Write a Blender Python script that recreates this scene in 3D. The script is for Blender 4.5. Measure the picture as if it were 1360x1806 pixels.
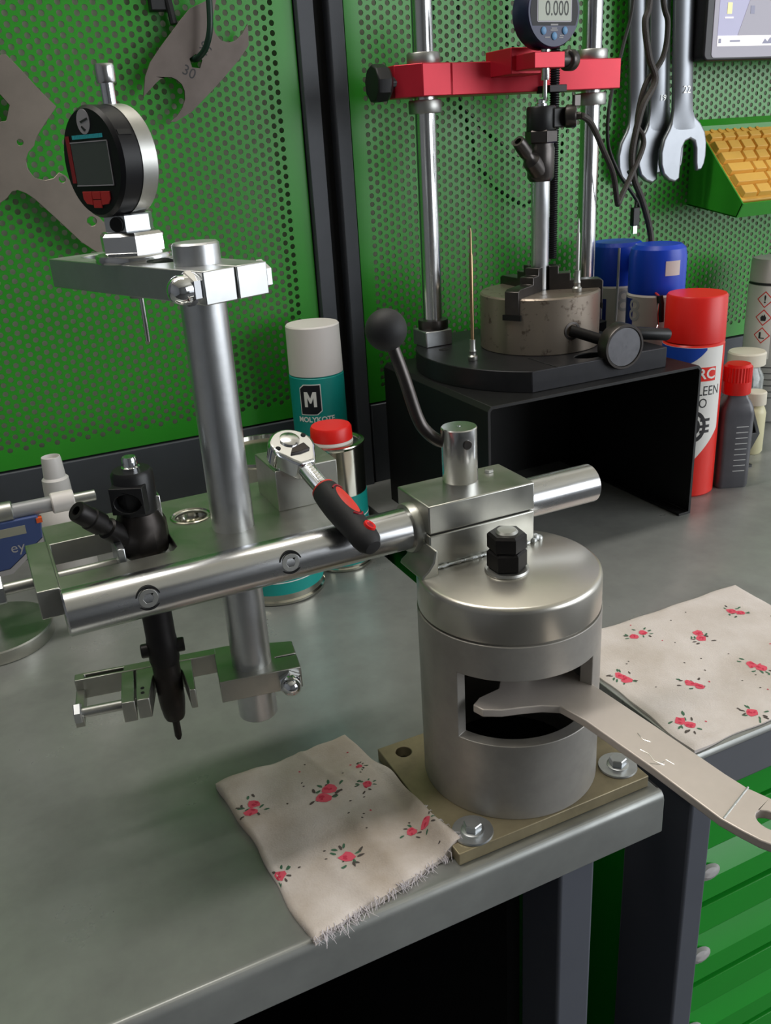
import bpy, bmesh, math, random
import numpy as np
from math import sin, cos, pi, radians, sqrt, atan2
from mathutils import Vector, Matrix, Quaternion, geometry
random.seed(7)
for o in list(bpy.data.objects): bpy.data.objects.remove(o)
scene = bpy.context.scene
COL = scene.collection

# ------------------------------------------------------------------ camera
def make_camera():
    yaw, pitch, roll, fpx = 0.423322366, 0.395641908, 0.0625861827, 1558.88
    f = Vector((sin(yaw)*cos(pitch), cos(yaw)*cos(pitch), -sin(pitch)))
    r = Vector((cos(yaw), -sin(yaw), 0)); d = f.cross(r)
    r2 = cos(roll)*r + sin(roll)*d; d2 = -sin(roll)*r + cos(roll)*d
    cd = bpy.data.cameras.new('camera'); co = bpy.data.objects.new('camera', cd); COL.objects.link(co)
    u = -d2; b = -f
    co.matrix_world = Matrix(((r2.x, u.x, b.x, 0), (r2.y, u.y, b.y, 0), (r2.z, u.z, b.z, 0.37), (0, 0, 0, 1)))
    cd.sensor_fit = 'VERTICAL'; cd.sensor_height = 36.0; cd.lens = fpx/1806*36.0
    cd.clip_start = 0.01; cd.clip_end = 50
    scene.camera = co
make_camera()

# ------------------------------------------------------------------ light
w = bpy.data.worlds.new('world'); scene.world = w; w.use_nodes = True
w.node_tree.nodes['Background'].inputs[0].default_value = (0.92, 0.96, 1.0, 1)
w.node_tree.nodes['Background'].inputs[1].default_value = 0.9

def area(name, loc, target, sx, sy, power, col):
    l = bpy.data.lights.new(name, 'AREA'); l.shape = 'RECTANGLE'; l.size = sx; l.size_y = sy
    l.energy = power; l.color = col
    o = bpy.data.objects.new(name, l); COL.objects.link(o); o.location = loc
    o.rotation_euler = (Vector(target)-Vector(loc)).to_track_quat('-Z', 'Y').to_euler()
    return o
area('window_light', (2.2, -1.35, 0.72), (0.35, 0.55, 0.1), 2.4, 1.3, 43, (0.92, 0.96, 1.0))
area('ceiling_tube_light', (-0.05, 0.72, 1.55), (-0.05, 0.70, 0), 1.3, 0.14, 12.0, (1.0, 0.96, 0.90))
vs = scene.view_settings
vs.view_transform = 'Standard'; vs.look = 'None'; vs.gamma = 1.0; vs.use_curve_mapping = False
vs.exposure = 0.08

# ------------------------------------------------------------------ materials
def lin(c):
    return tuple((x/255/12.92 if x/255 <= 0.04045 else ((x/255+0.055)/1.055)**2.4) for x in c)
MATS = {}
def mat(name, rgb, rough=0.5, metal=0.0, var=0.0, vscale=60, bump=0.0, bscale=200, stretch=(1, 1, 1), coat=0.0,
        trans=0.0, alpha=1.0, emit=0.0, rvar=0.0, rgb2=None, spec=0.5, ior=1.45, sss=0.0):
    m = bpy.data.materials.new(name); m.use_nodes = True; nt = m.node_tree; N = nt.nodes; L = nt.links
    b = N['Principled BSDF']; c = lin(rgb)
    b.inputs['Base Color'].default_value = (*c, 1); b.inputs['Roughness'].default_value = rough
    b.inputs['Metallic'].default_value = metal; b.inputs['Coat Weight'].default_value = coat
    b.inputs['Coat Roughness'].default_value = 0.15
    b.inputs['Transmission Weight'].default_value = trans; b.inputs['IOR'].default_value = ior
    b.inputs['Specular IOR Level'].default_value = spec
    if emit:
        b.inputs['Emission Color'].default_value = (*c, 1); b.inputs['Emission Strength'].default_value = emit
    tc = N.new('ShaderNodeTexCoord'); mp = N.new('ShaderNodeMapping'); L.new(tc.outputs['Object'], mp.inputs[0])
    mp.inputs['Scale'].default_value = stretch
    if var or rvar:
        nz = N.new('ShaderNodeTexNoise'); nz.inputs['Scale'].default_value = vscale; nz.inputs['Detail'].default_value = 5
        nz.inputs['Roughness'].default_value = 0.6; L.new(mp.outputs[0], nz.inputs[0])
        mr = N.new('ShaderNodeMapRange'); mr.inputs[1].default_value = 0.3; mr.inputs[2].default_value = 0.7
        L.new(nz.outputs['Fac'], mr.inputs[0])
        if var:
            mx = N.new('ShaderNodeMix'); mx.data_type = 'RGBA'
            c2 = lin(rgb2) if rgb2 else tuple(x*(1-var) for x in c)
            c1 = c if rgb2 else tuple(min(1, x*(1+var*0.6)) for x in c)
            mx.inputs[6].default_value = (*c1, 1); mx.inputs[7].default_value = (*c2, 1)
            L.new(mr.outputs[0], mx.inputs[0]); L.new(mx.outputs[2], b.inputs['Base Color'])
        if rvar:
            r2 = N.new('ShaderNodeMapRange'); r2.inputs[3].default_value = max(0.02, rough-rvar); r2.inputs[4].default_value = min(1, rough+rvar)
            L.new(mr.outputs[0], r2.inputs[0]); L.new(r2.outputs[0], b.inputs['Roughness'])
    if bump:
        nb = N.new('ShaderNodeTexNoise'); nb.inputs['Scale'].default_value = bscale; nb.inputs['Detail'].default_value = 3
        L.new(mp.outputs[0], nb.inputs[0])
        bp = N.new('ShaderNodeBump'); bp.inputs['Strength'].default_value = bump; bp.inputs['Distance'].default_value = 0.001
        L.new(nb.outputs['Fac'], bp.inputs['Height']); L.new(bp.outputs[0], b.inputs['Normal'])
    MATS[name] = m
    return m
M = MATS
mat('galvanised', (154, 156, 153), 0.34, 0.45, var=0.24, vscale=14, rvar=0.09, bump=0.05, bscale=90)
mat('galvanised_lip', (158, 164, 160), 0.42, 0.85, var=0.15, vscale=25, bump=0.04, bscale=150)
mat('steel_tube', (205, 206, 208), 0.24, 1.0, var=0.12, vscale=30, rvar=0.06, stretch=(1, 6, 6))
mat('steel_column', (214, 216, 218), 0.34, 1.0, var=0.12, vscale=40, rvar=0.06, bump=0.03, bscale=300)
mat('steel_plate', (186, 186, 179), 0.36, 1.0, var=0.12, vscale=35, rvar=0.07)
mat('steel_bright', (222, 222, 222), 0.20, 1.0, var=0.06, vscale=60, rvar=0.05)
mat('steel_arm', (196, 198, 198), 0.36, 1.0, var=0.06, vscale=60, rvar=0.05)
mat('steel_satin', (176, 176, 172), 0.42, 1.0, var=0.12, vscale=50)
mat('cast_steel', (166, 162, 156), 0.44, 0.45, var=0.2, vscale=28, rvar=0.06, bump=0.04, bscale=220)
mat('turned_steel', (202, 198, 189), 0.30, 0.9, var=0.08, vscale=22, rvar=0.02)
mat('oily_plate', (150, 139, 112), 0.42, 0.4, var=0.35, vscale=26, rvar=0.1)
mat('pitted_steel', (138, 127, 115), 0.42, 0.6, var=0.9, vscale=100, rgb2=(76, 62, 52), rvar=0.06, bump=0.05)
_mr = [n for n in M['pitted_steel'].node_tree.nodes if n.type == 'MAP_RANGE'][0]
_mr.inputs[1].default_value = 0.59; _mr.inputs[2].default_value = 0.70
mat('chrome', (230, 232, 236), 0.08, 1.0)
mat('zinc', (200, 203, 205), 0.32, 0.95, var=0.12, vscale=80)
mat('black_oxide', (38, 36, 36), 0.42, 0.6, var=0.2, vscale=90)
mat('black_plastic', (24, 24, 26), 0.42, 0.0, bump=0.03, bscale=600)
mat('rubber_black', (36, 36, 38), 0.62, 0.0, bump=0.03, bscale=800)
mat('black_paint', (13, 13, 14), 0.5, 0.0, var=0.3, vscale=40)
mat('black_plate', (42, 42, 45), 0.40, 0.5, var=0.2, vscale=60)
mat('gunmetal', (84, 80, 78), 0.34, 0.9, var=0.2, vscale=60)
mat('dark_gunmetal', (58, 54, 52), 0.42, 0.85, var=0.25, vscale=70)
mat('plate_tool', (104, 95, 90), 0.45, 0.7, var=0.16, vscale=40)
mat('plate_tool_big', (140, 130, 120), 0.42, 0.75, var=0.12, vscale=30)
mat('green_paint', (48, 146, 38), 0.30, 0.0, var=0.05, vscale=20, bump=0.02, bscale=700)
mat('green_drawer', (30, 148, 42), 0.24, 0.0, var=0.04, vscale=20)
mat('grey_paint', (70, 73, 79), 0.45, 0.1, var=0.08, vscale=30, bump=0.04, bscale=900)
mat('leg_paint', (92, 95, 104), 0.42, 0.1, var=0.05, vscale=20)
mat('rail_paint', (112, 114, 120), 0.42, 0.2, var=0.05, vscale=20)
mat('dark_gap', (10, 10, 11), 0.8)  # near-black, paints shade into gaps and recesses, also colours small dark screws
mat('cream_wall', (226, 220, 204), 0.85, var=0.05, vscale=8)
mat('room_wall', (128, 130, 134), 0.9, var=0.05, vscale=5)
mat('floor_grey', (74, 74, 74), 0.7, var=0.15, vscale=6)
mat('red_anodised', (186, 34, 52), 0.34, 0.35, var=0.06, vscale=40)
mat('red_plastic', (222, 32, 26), 0.38, 0.0)
mat('red_rubber', (216, 62, 52), 0.5, 0.0)
mat('red_button', (196, 44, 48), 0.45)
mat('white_plastic', (214, 208, 204), 0.45, 0.0)
mat('white_print', (228, 226, 222), 0.5)
mat('teal_label', (16, 142, 134), 0.42, 0.0, var=0.04)
mat('label_black', (22, 22, 30), 0.45)
mat('tin_metal', (196, 194, 182), 0.16, 1.0, var=0.06)
mat('blue_plastic', (20, 66, 196), 0.36, 0.0)
mat('blue_label', (30, 42, 120), 0.4)
mat('pale_label', (206, 196, 190), 0.5)
mat('grey_print', (164, 160, 160), 0.5)
mat('crc_red', (226, 44, 34), 0.34)
mat('crc_blue', (28, 70, 170), 0.4)
mat('dark_print', (44, 44, 46), 0.5)
mat('smoke_bottle', (82, 82, 88), 0.3, 0.0, var=0.15, vscale=40, coat=0.3)
mat('bottle_print', (196, 198, 198), 0.5)
mat('ivory_plastic', (222, 214, 196), 0.45)
mat('pale_oil', (214, 208, 170), 0.35)
mat('can_grey', (168, 168, 164), 0.4, 0.3)
mat('clear_glass', (235, 240, 238), 0.06, 0.0, trans=0.92)
mat('jar_content', (170, 176, 170), 0.5)
mat('cable_black', (30, 28, 27), 0.55, 0.0, var=0.3, vscale=900)
mat('cable_braid', (66, 60, 56), 0.6, 0.0, var=0.75, vscale=1400)
mat('dial_navy', (28, 30, 62), 0.38, 0.1)
mat('dial_face_blue', (62, 66, 96), 0.42)
mat('dial_button', (104, 152, 196), 0.4)
mat('lcd', (172, 178, 160), 0.25, emit=0.0)
mat('lcd_dark', (74, 84, 76), 0.12, coat=0.6)
mat('lcd_ink', (54, 58, 52), 0.5)
mat('dial_black', (18, 18, 21), 0.42, spec=0.3)
mat('cyan_print', (60, 190, 204), 0.5)
mat('logo_grey', (176, 172, 180), 0.4)
mat('dark_red', (150, 30, 44), 0.4)
mat('keyboard', (226, 172, 72), 0.5)
mat('keycap', (232, 180, 82), 0.5, var=0.03)
mat('screen', (150, 148, 176), 0.3, emit=0.55)
mat('screen_margin', (150, 146, 158), 0.35, emit=0.35)
mat('taskbar', (226, 222, 220), 0.3, emit=0.6)
mat('screen_icon', (226, 220, 150), 0.3, emit=0.5)
mat('screen_grey', (116, 116, 140), 0.3, emit=0.4)
mat('weld_silver', (196, 200, 200), 0.4, 0.9, bump=0.4, bscale=900)
mat('wrench_steel', (212, 202, 194), 0.40, 0.4, var=0.08, vscale=30, rvar=0.05)
mat('spanner_chrome', (140, 143, 148), 0.40, 1.0, var=0.05, vscale=60)
mat('rose_pink', (224, 88, 108), 0.9)
mat('rose_dark', (204, 56, 82), 0.9)
mat('leaf_green', (74, 112, 88), 0.9)
mat('leaf_dark', (86, 78, 74), 0.9)
mat('cloth_left', (224, 216, 212), 0.92, var=0.9, vscale=16, rgb2=(180, 165, 150), bump=0.25, bscale=900)
mat('cloth_right', (224, 216, 213), 0.92, var=0.8, vscale=18, rgb2=(198, 187, 178), bump=0.25, bscale=900)
mat('thread', (214, 208, 212), 0.95)
mat('translucent_tip', (206, 202, 200), 0.4)
mat('mic_grey', (150, 150, 152), 0.45, 0.2)
mat('mic_blue', (62, 78, 124), 0.45)
mat('mic_screen', (150, 148, 132), 0.3)
mat('knob_grey', (112, 112, 116), 0.38, 0.8, rvar=0.05, vscale=200)
mat('brass', (176, 146, 112), 0.3, 1.0)
mat('orange', (222, 92, 40), 0.5)
mat('hook_green', (14, 44, 32), 0.4)

# ------------------------------------------------------------------ mesh helpers
def frame(o, z, x=None):
    z = Vector(z).normalized()
    if x is None:
        x = Vector((0, 0, 1)) if abs(z.z) < 0.9 else Vector((1, 0, 0))
    x = Vector(x); x = (x - z*x.dot(z)).normalized(); y = z.cross(x); o = Vector(o)
    return Matrix(((x.x, y.x, z.x, o.x), (x.y, y.y, z.y, o.y), (x.z, y.z, z.z, o.z), (0, 0, 0, 1)))
def face_frame(o, n):
    """x = right as seen from outside, y = up, z = outward normal (vertical faces)"""
    n = Vector(n).normalized(); x = Vector((0, 0, 1)).cross(n).normalized(); y = n.cross(x)
    o = Vector(o)
    return Matrix(((x.x, y.x, n.x, o.x), (x.y, y.y, n.y, o.y), (x.z, y.z, n.z, o.z), (0, 0, 0, 1)))
def circ(cx, cy, r, n=24, a0=0.0, a1=2*pi):
    full = abs(a1-a0) > 2*pi-1e-6
    k = n if full else n+1
    return [(cx+r*cos(a0+(a1-a0)*i/n), cy+r*sin(a0+(a1-a0)*i/n)) for i in range(k)]
class MB:
    def __init__(s): s.v = []; s.f = []
    def add(s, vs, fs, T=None):
        b = len(s.v)
        s.v += [tuple(T @ Vector(p)) for p in vs] if T is not None else [tuple(p) for p in vs]
        s.f += [tuple(b+i for i in f) for f in fs]
        return s
    def box(s, x0, x1, y0, y1, z0, z1, T=None):
        return s.add([(x0, y0, z0), (x1, y0, z0), (x1, y1, z0), (x0, y1, z0), (x0, y0, z1), (x1, y0, z1), (x1, y1, z1), (x0, y1, z1)],
                     [(0, 3, 2, 1), (4, 5, 6, 7), (0, 1, 5, 4), (1, 2, 6, 5), (2, 3, 7, 6), (3, 0, 4, 7)], T)
    def poly(s, outer, z0, z1, holes=(), T=None):
        loops = [list(outer)] + [list(h) for h in holes]
        flat = [p for l in loops for p in l]; n = len(flat)
        vs = [(p[0], p[1], z0) for p in flat] + [(p[0], p[1], z1) for p in flat]
        if holes:
            tri = geometry.tessellate_polygon([[Vector((p[0], p[1], 0)) for p in l] for l in loops])
            fs = [tuple(t) for t in tri] + [tuple(i+n for i in t) for t in tri]
        else:
            fs = [tuple(range(n))[::-1], tuple(range(n, 2*n))]
        b = 0
        for l in loops:
            k = len(l)
            for i in range(k):
                j = (i+1) % k; fs.append((b+i, b+j, b+j+n, b+i+n))
            b += k
        return s.add(vs, fs, T)
    def lathe(s, prof, n=32, T=None, a0=0.0, a1=2*pi):
        full = abs(a1-a0) > 2*pi-1e-6
        k = n if full else n+1
        vs = []; idx = []
        for r, z in prof:
            if r <= 1e-9:
                vs.append((0, 0, z)); idx.append([len(vs)-1]*k)
            else:
                row = []
                for i in range(k):
                    a = a0+(a1-a0)*i/n
                    vs.append((r*cos(a), r*sin(a), z)); row.append(len(vs)-1)
                idx.append(row)
        fs = []
        for A, B in zip(idx[:-1], idx[1:]):
            for i in range(n):
                j = (i+1) % k
                q = []
                for t in (A[i], A[j], B[j], B[i]):
                    if t not in q: q.append(t)
                if len(q) >= 3: fs.append(tuple(q))
        return s.add(vs, fs, T)
    def cyl(s, p0, p1, r, n=24, ch=0.0):
        p0 = Vector(p0); p1 = Vector(p1); h = (p1-p0).length
        pr = [(0, 0), (r-ch, 0), (r, ch), (r, h-ch), (r-ch, h), (0, h)] if ch else [(0, 0), (r, 0), (r, h), (0, h)]
        return s.lathe(pr, n, frame(p0, p1-p0))
    def hexp(s, o, axis, r, h, ch=0.0006, x=None, n=6):
        pr = [(0, 0), (r-ch, 0), (r, ch), (r, h-ch), (r-ch, h), (0, h)]
        return s.lathe(pr, n, frame(o, axis, x))
    def sphere(s, o, r, n=24):
        return s.lathe([(max(0, r*sin(pi*i/(n//2))) if 0 < i < n//2 else 0, -r*cos(pi*i/(n//2))) for i in range(n//2+1)], n, Matrix.Translation(o))
    def tube(s, pts, r, n=10, caps=True):
        pts = [Vector(p) for p in pts]; m = len(pts)
        rs = r if isinstance(r, (list, tuple)) else [r]*m
        ts = [((pts[min(i+1, m-1)]-pts[max(i-1, 0)]).normalized()) for i in range(m)]
        up = Vector((0, 0, 1)) if abs(ts[0].z) < 0.9 else Vector((1, 0, 0))
        x = (up - ts[0]*up.dot(ts[0])).normalized(); vs = []; fs = []
        for i in range(m):
            x = (x - ts[i]*x.dot(ts[i])).normalized(); y = ts[i].cross(x)
            for k in range(n):
                a = 2*pi*k/n; vs.append(pts[i]+rs[i]*(cos(a)*x+sin(a)*y))
        for i in range(m-1):
            for k in range(n):
                j = (k+1) % n; fs.append((i*n+k, i*n+j, (i+1)*n+j, (i+1)*n+k))
        if caps: fs += [tuple(range(n))[::-1], tuple((m-1)*n+k for k in range(n))]
        return s.add(vs, fs)
def smoothpath(pts, k=8):
    """Catmull-Rom through the points"""
    P = [Vector(p) for p in pts]; P = [2*P[0]-P[1]] + P + [2*P[-1]-P[-2]]; out = []
    for i in range(1, len(P)-2):
        for j in range(k):
            t = j/k
            out.append(0.5*((2*P[i]) + (P[i+1]-P[i-1])*t + (2*P[i-1]-5*P[i]+4*P[i+1]-P[i+2])*t*t + (3*P[i]-P[i-1]-3*P[i+1]+P[i+2])*t**3))
    out.append(P[-2]); return out
def thing(name, label, cat, loc=(0, 0, 0), group=None):
    o = bpy.data.objects.new(name, None); COL.objects.link(o); o.location = loc; o.empty_display_size = 0.02
    o['label'] = label; o['category'] = cat
    if group: o['group'] = group
    return o
def wpos(p):
    l = Vector((0, 0, 0))
    while p is not None:
        l += p.location; p = p.parent
    return l
def build(mb, name, m, parent=None, ang=35, bevel=0.0, seg=2, label=None, cat=None, group=None, kind=None, origin=None):
    me = bpy.data.meshes.new(name)
    base = wpos(parent) if parent is not None else Vector(origin if origin else (0, 0, 0))
    vv = [(p[0]-base.x, p[1]-base.y, p[2]-base.z) for p in mb.v]
    me.from_pydata(vv, [], mb.f)
    bm = bmesh.new(); bm.from_mesh(me); bmesh.ops.recalc_face_normals(bm, faces=bm.faces); bm.to_mesh(me); bm.free()
    me.polygons.foreach_set('use_smooth', [True]*len(me.polygons)); me.set_sharp_from_angle(angle=radians(ang))
    me.materials.append(M[m]); me.update()
    o = bpy.data.objects.new(name, me); COL.objects.link(o)
    if parent is not None: o.parent = parent
    else: o.location = base
    if bevel:
        bv = o.modifiers.new('bevel', 'BEVEL'); bv.width = bevel; bv.segments = seg; bv.limit_method = 'ANGLE'; bv.angle_limit = radians(40)
        bv.harden_normals = False
    if label: o['label'] = label
    if cat: o['category'] = cat
    if group: o['group'] = group
    if kind: o['kind'] = kind
    return o
def text_mb(body, size, depth=0.00005, align='CENTER', sx=1.0, bold=0.0):
    cu = bpy.data.curves.new('t', 'FONT'); cu.body = body; cu.size = size; cu.align_x = align; cu.align_y = 'CENTER'
    cu.extrude = depth; cu.offset = bold; cu.resolution_u = 3
    ob = bpy.data.objects.new('t', cu); COL.objects.link(ob)
    bpy.context.view_layer.update()
    me = bpy.data.meshes.new_from_object(ob.evaluated_get(bpy.context.evaluated_depsgraph_get()))
    mb = MB(); mb.v = [(v.co.x*sx, v.co.y, v.co.z) for v in me.vertices]; mb.f = [tuple(p.vertices) for p in me.polygons]
    bpy.data.objects.remove(ob); bpy.data.curves.remove(cu); bpy.data.meshes.remove(me)
    return mb
def xf(mb, T):
    mb.v = [tuple(T @ Vector(p)) for p in mb.v]; return mb
def wrap(mb, cx, cy, r, z, phi):
    """bend a flat (x right, y up, z out) mesh round a vertical cylinder, x=0 facing phi"""
    me = bpy.data.meshes.new('w'); me.from_pydata(mb.v, [], mb.f); bm = bmesh.new(); bm.from_mesh(me)
    xs = [p[0] for p in mb.v]; st = 0.0016; q = math.floor(min(xs)/st)*st+0.00037
    while q < max(xs):
        bmesh.ops.bisect_plane(bm, geom=bm.verts[:]+bm.edges[:]+bm.faces[:], plane_co=(q, 0, 0), plane_no=(1, 0, 0)); q += st
    bm.verts.index_update(); mb.v = [tuple(v.co) for v in bm.verts]; mb.f = [tuple(v.index for v in f.verts) for f in bm.faces]
    bm.free(); bpy.data.meshes.remove(me)
    mb.v = [(cx+(r+p[2])*cos(phi+p[0]/r), cy+(r+p[2])*sin(phi+p[0]/r), z+p[1]) for p in mb.v]; return mb
def patch(mb, x0, x1, y0, y1, t=0.0001, n=12):
    """thin rectangular slab subdivided along x, for wrapping"""
    for i in range(n):
        a = x0+(x1-x0)*i/n; b = x0+(x1-x0)*(i+1)/n; mb.box(a, b, y0, y1, 0, t)
    return mb
def strip_poly(mb, lo, hi, x0, x1, t=0.0001, n=24):
    """slab between functions lo(x), hi(x)"""
    for i in range(n):
        a = x0+(x1-x0)*i/n; b = x0+(x1-x0)*(i+1)/n
        mb.poly([(a, lo(a)), (b, lo(b)), (b, hi(b)), (a, hi(a))], 0, t)
    return mb
def struct(o): o['kind'] = 'structure'; return o
def tocam(x, y): return atan2(-y, -x)

# ------------------------------------------------------------------ setting
struct(build(MB().box(-1.66, 3.2, -2.66, 0.99, -0.90, -0.85), 'floor', 'floor_grey'))
struct(build(MB().box(-1.6, 3.2, 0.916, 0.99, -0.85, 1.9), 'wall_back', 'cream_wall'))
struct(build(MB().box(-1.66, -1.60, -2.6, 0.99, -0.85, 1.9), 'wall_left', 'room_wall'))
struct(build(MB().box(-1.6, 3.2, -2.66, -2.6, -0.85, 1.9), 'wall_front', 'room_wall'))
struct(build(MB().box(-1.66, 3.2, -2.66, 0.99, 1.9, 1.96), 'ceiling', 'cream_wall'))
# dark grey upstand below the panels and the posts between the panels
struct(build(MB().box(-1.55, 0.3425, 0.897, 0.9155, -0.03, 0.0935), 'trim_1', 'grey_paint', bevel=0.001))
struct(build(MB().box(0.3945, 1.7, 0.897, 0.9155, -0.03, 0.0935), 'trim_2', 'grey_paint', bevel=0.001))
for k, (a, b) in enumerate(((0.3432, 0.3600), (0.3757, 0.3905))):
    mb = MB()
    mb.poly([(a, 0.912), (a, 0.8925), (b, 0.8925), (b, 0.912), (b-0.002, 0.912), (b-0.002, 0.8945), (a+0.002, 0.8945), (a+0.002, 0.912)], -0.03, 0.75)
    struct(build(mb, 'trim_%d' % (k+3), 'grey_paint', bevel=0.0007))
struct(build(MB().box(-1.55, -0.302, 0.897, 0.9155, 0.094, 1.2), 'trim_6', 'rail_paint', bevel=0.001))  # unseen board, added so the steel arm reflects grey
struct(build(MB().box(0.3590, 0.3765, 0.9085, 0.9125, -0.03, 0.75), 'trim_5', 'dark_gap'))  # black strip, paints the shade in the gap between the posts

PITCH = 0.0085; HR = 0.0026; PT = 0.0013; PY = 0.900
def perforated(name, label, x0, x1, hx0, hx1, z0, z1, hz0, hz1):
    t = thing(name, label, 'wall panel', ((x0+x1)/2, PY, z0))
    dx = PITCH*sqrt(3)/2; nc = int((hx1-hx0)/dx); nr = int((hz1-hz0)/PITCH)
    R = PITCH/sqrt(3)
    hexv = np.array([(R*cos(i*pi/3), R*sin(i*pi/3)) for i in range(6)])
    cv = np.array([(HR*cos(i*pi/6), HR*sin(i*pi/6)) for i in range(12)])
    cell = np.zeros((30, 3)); cell[:6, 0] = hexv[:, 0]; cell[:6, 2] = hexv[:, 1]
    cell[6:18, 0] = cv[:, 0]; cell[6:18, 2] = cv[:, 1]
    cell[18:30] = cell[6:18]; cell[18:30, 1] = PT
    fs = []
    for k in range(6):
        h0, h1 = k, (k+1) % 6; c0, cm, c1 = 6+2*k, 6+2*k+1, 6+(2*k+2) % 12
        fs += [(h0, cm, c0), (h0, h1, cm), (h1, c1, cm)]
    tri = np.array(fs); quads = np.array([(6+i, 6+(i+1) % 12, 18+(i+1) % 12, 18+i) for i in range(12)])
    cs = []; solid = []
    for i in range(nc):
        odd = i % 2
        for j in range(nr):
            cs.append((hx0+i*dx, PY, hz0+j*PITCH+(PITCH/2 if odd else 0)))
        solid.append((hx0+i*dx, PY, hz0-PITCH/2 if odd else hz0+nr*PITCH))
    cs = np.array(cs); n = len(cs)
    V = (cs[:, None, :]+cell[None]).reshape(-1, 3)
    off = (np.arange(n)*30)[:, None, None]
    F = [tuple(x) for x in (tri[None]+off).reshape(-1, 3).tolist()] + [tuple(x) for x in (quads[None]+off).reshape(-1, 4).tolist()]
    V = V.tolist()
    for c in solid:
        b = len(V); V += [(c[0]+p[0], c[1], c[2]+p[1]) for p in hexv]; F.append(tuple(range(b, b+6)))
    lx = hx0+(nc-1)*dx; tz = hz0+(nr-0.5)*PITCH
    e = 0.00004
    for (a, b, c, d) in ((x0, hx0-0.0027, z0, z1), (lx+0.0027, x1, z0, z1), (hx0-0.0027, lx+0.0027, z0, hz0-0.0027), (hx0-0.0027, lx+0.0027, tz+PITCH*0.5+0.003, z1)):
        b0 = len(V); V += [(a, PY+e, c), (b, PY+e, c), (b, PY+e, d), (a, PY+e, d)]; F.append((b0, b0+1, b0+2, b0+3))
    me = bpy.data.meshes.new('perforated_sheet'); base = t.location
    me.from_pydata([(p[0]-base.x, p[1]-base.y, p[2]-base.z) for p in V], [], F)
    me.materials.append(M['green_paint']); me.update()
    o = bpy.data.objects.new('perforated_sheet', me); COL.objects.link(o); o.parent = t
    # folded edges of the panel
    mb = MB()
    mb.box(x0, x0+0.0012, PY, PY+0.011, z0, z1); mb.box(x1-0.0012, x1, PY, PY+0.011, z0, z1); mb.box(x0, x1, PY+0.0002, PY+0.011, z0, z0+0.0012)
    build(mb, 'folded_edge', 'green_paint', t, bevel=0.0003, seg=1)
perforated('perforated_panel', 'green perforated wall panel holding the hanging steel plate tools', -0.30, 0.3414, -0.1225, 0.3288, 0.0955, 0.70, 0.1145, 0.56)
perforated('perforated_panel', 'green perforated wall panel behind the red-barred test rig', 0.3944, 1.30, 0.4125, 1.15, 0.0955, 0.70, 0.1145, 0.56)
# cables running behind the perforated panel, showing as dark holes
for k, (pts, lb) in enumerate((
        ([(0.5244, .9045, .62), (0.5244, .9045, .50), (0.5224, .9045, .4105), (0.5521, .9045, .3786), (0.5924, .9045, .3474), (0.625, .9045, .335)], 'black cable behind green panel, upper branch with gentle bend'),
        ([(0.4985, .9110, .62), (0.4985, .9110, .5004), (0.4964, .9110, .4488), (0.5231, .9110, .4106), (0.5432, .9110, .3676), (0.5514, .9110, .341), (0.5734, .9110, .3157), (0.6078, .9110, .2948), (0.6295, .9110, .297)], 'black cable behind green panel, drooping lowest past the injector'),
        ([(0.5857, .9075, .62), (0.5857, .9075, .50), (0.5841, .9075, .4689), (0.5927, .9075, .4591), (0.62, .9075, .45)], 'short black cable behind green panel beside blue dial gauge'),
        ([(0.6760, .9075, .62), (0.6744, .9075, .468), (0.6726, .9075, .4514), (0.671, .9075, .3997), (0.6655, .9075, .3703), (0.6546, .9075, .3285)], 'black cable behind green panel beside the guide rod nearest the spanners'))):
    build(MB().tube(smoothpath(pts, 6), 0.0024, 6), 'hidden_cable', 'cable_black', label=lb, cat='cable', group='cables behind the panel', origin=pts[-1])

# ------------------------------------------------------------------ workbenches
wb = thing('workbench', 'galvanised steel workbench with rolled front edge carrying the clamping fixture', 'workbench', (-0.2, 0.6, -0.85))
mb = MB()
prof = [(0.897, 0.0), (0.3262, 0.0), (0.3238, 0.0012), (0.3212, 0.0010), (0.3192, -0.0010), (0.3185, -0.004), (0.3185, -0.0285), (0.3205, -0.0285), (0.3205, -0.02), (0.897, -0.02)]
T = Matrix(((0, 0, 1, 0), (1, 0, 0, 0), (0, 1, 0, 0), (0, 0, 0, 1)))
mb.poly(prof, -1.2, 0.3155, T=T)
build(mb, 'bench_top', 'galvanised', wb, bevel=0.0008)
build(MB().box(0.2462, 0.2718, 0.327, 0.368, -0.85, -0.02), 'leg', 'leg_paint', wb, bevel=0.002)
build(MB().box(-0.95, -0.925, 0.327, 0.372, -0.85, -0.02), 'leg', 'leg_paint', wb, bevel=0.002)
build(MB().box(0.2462, 0.2718, 0.83, 0.87, -0.85, -0.02), 'leg', 'leg_paint', wb, bevel=0.002)
build(MB().box(-0.95, -0.925, 0.83, 0.88, -0.85, -0.02), 'leg', 'leg_paint', wb, bevel=0.002)
build(MB().box(-1.15, 0.3, 0.872, 0.89, -0.85, -0.02), 'back_panel', 'black_paint', wb)
build(MB().box(0.236, 0.246, 0.370, 0.871, -0.85, -0.0205), 'under_bench_shade_board', 'black_paint', wb)  # added black board, stands in for the shade under the bench
build(MB().box(0.3155, 0.3195, 0.325, 0.36, -0.033, -0.003), 'end_bracket', 'black_oxide', wb, bevel=0.0008)

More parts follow.
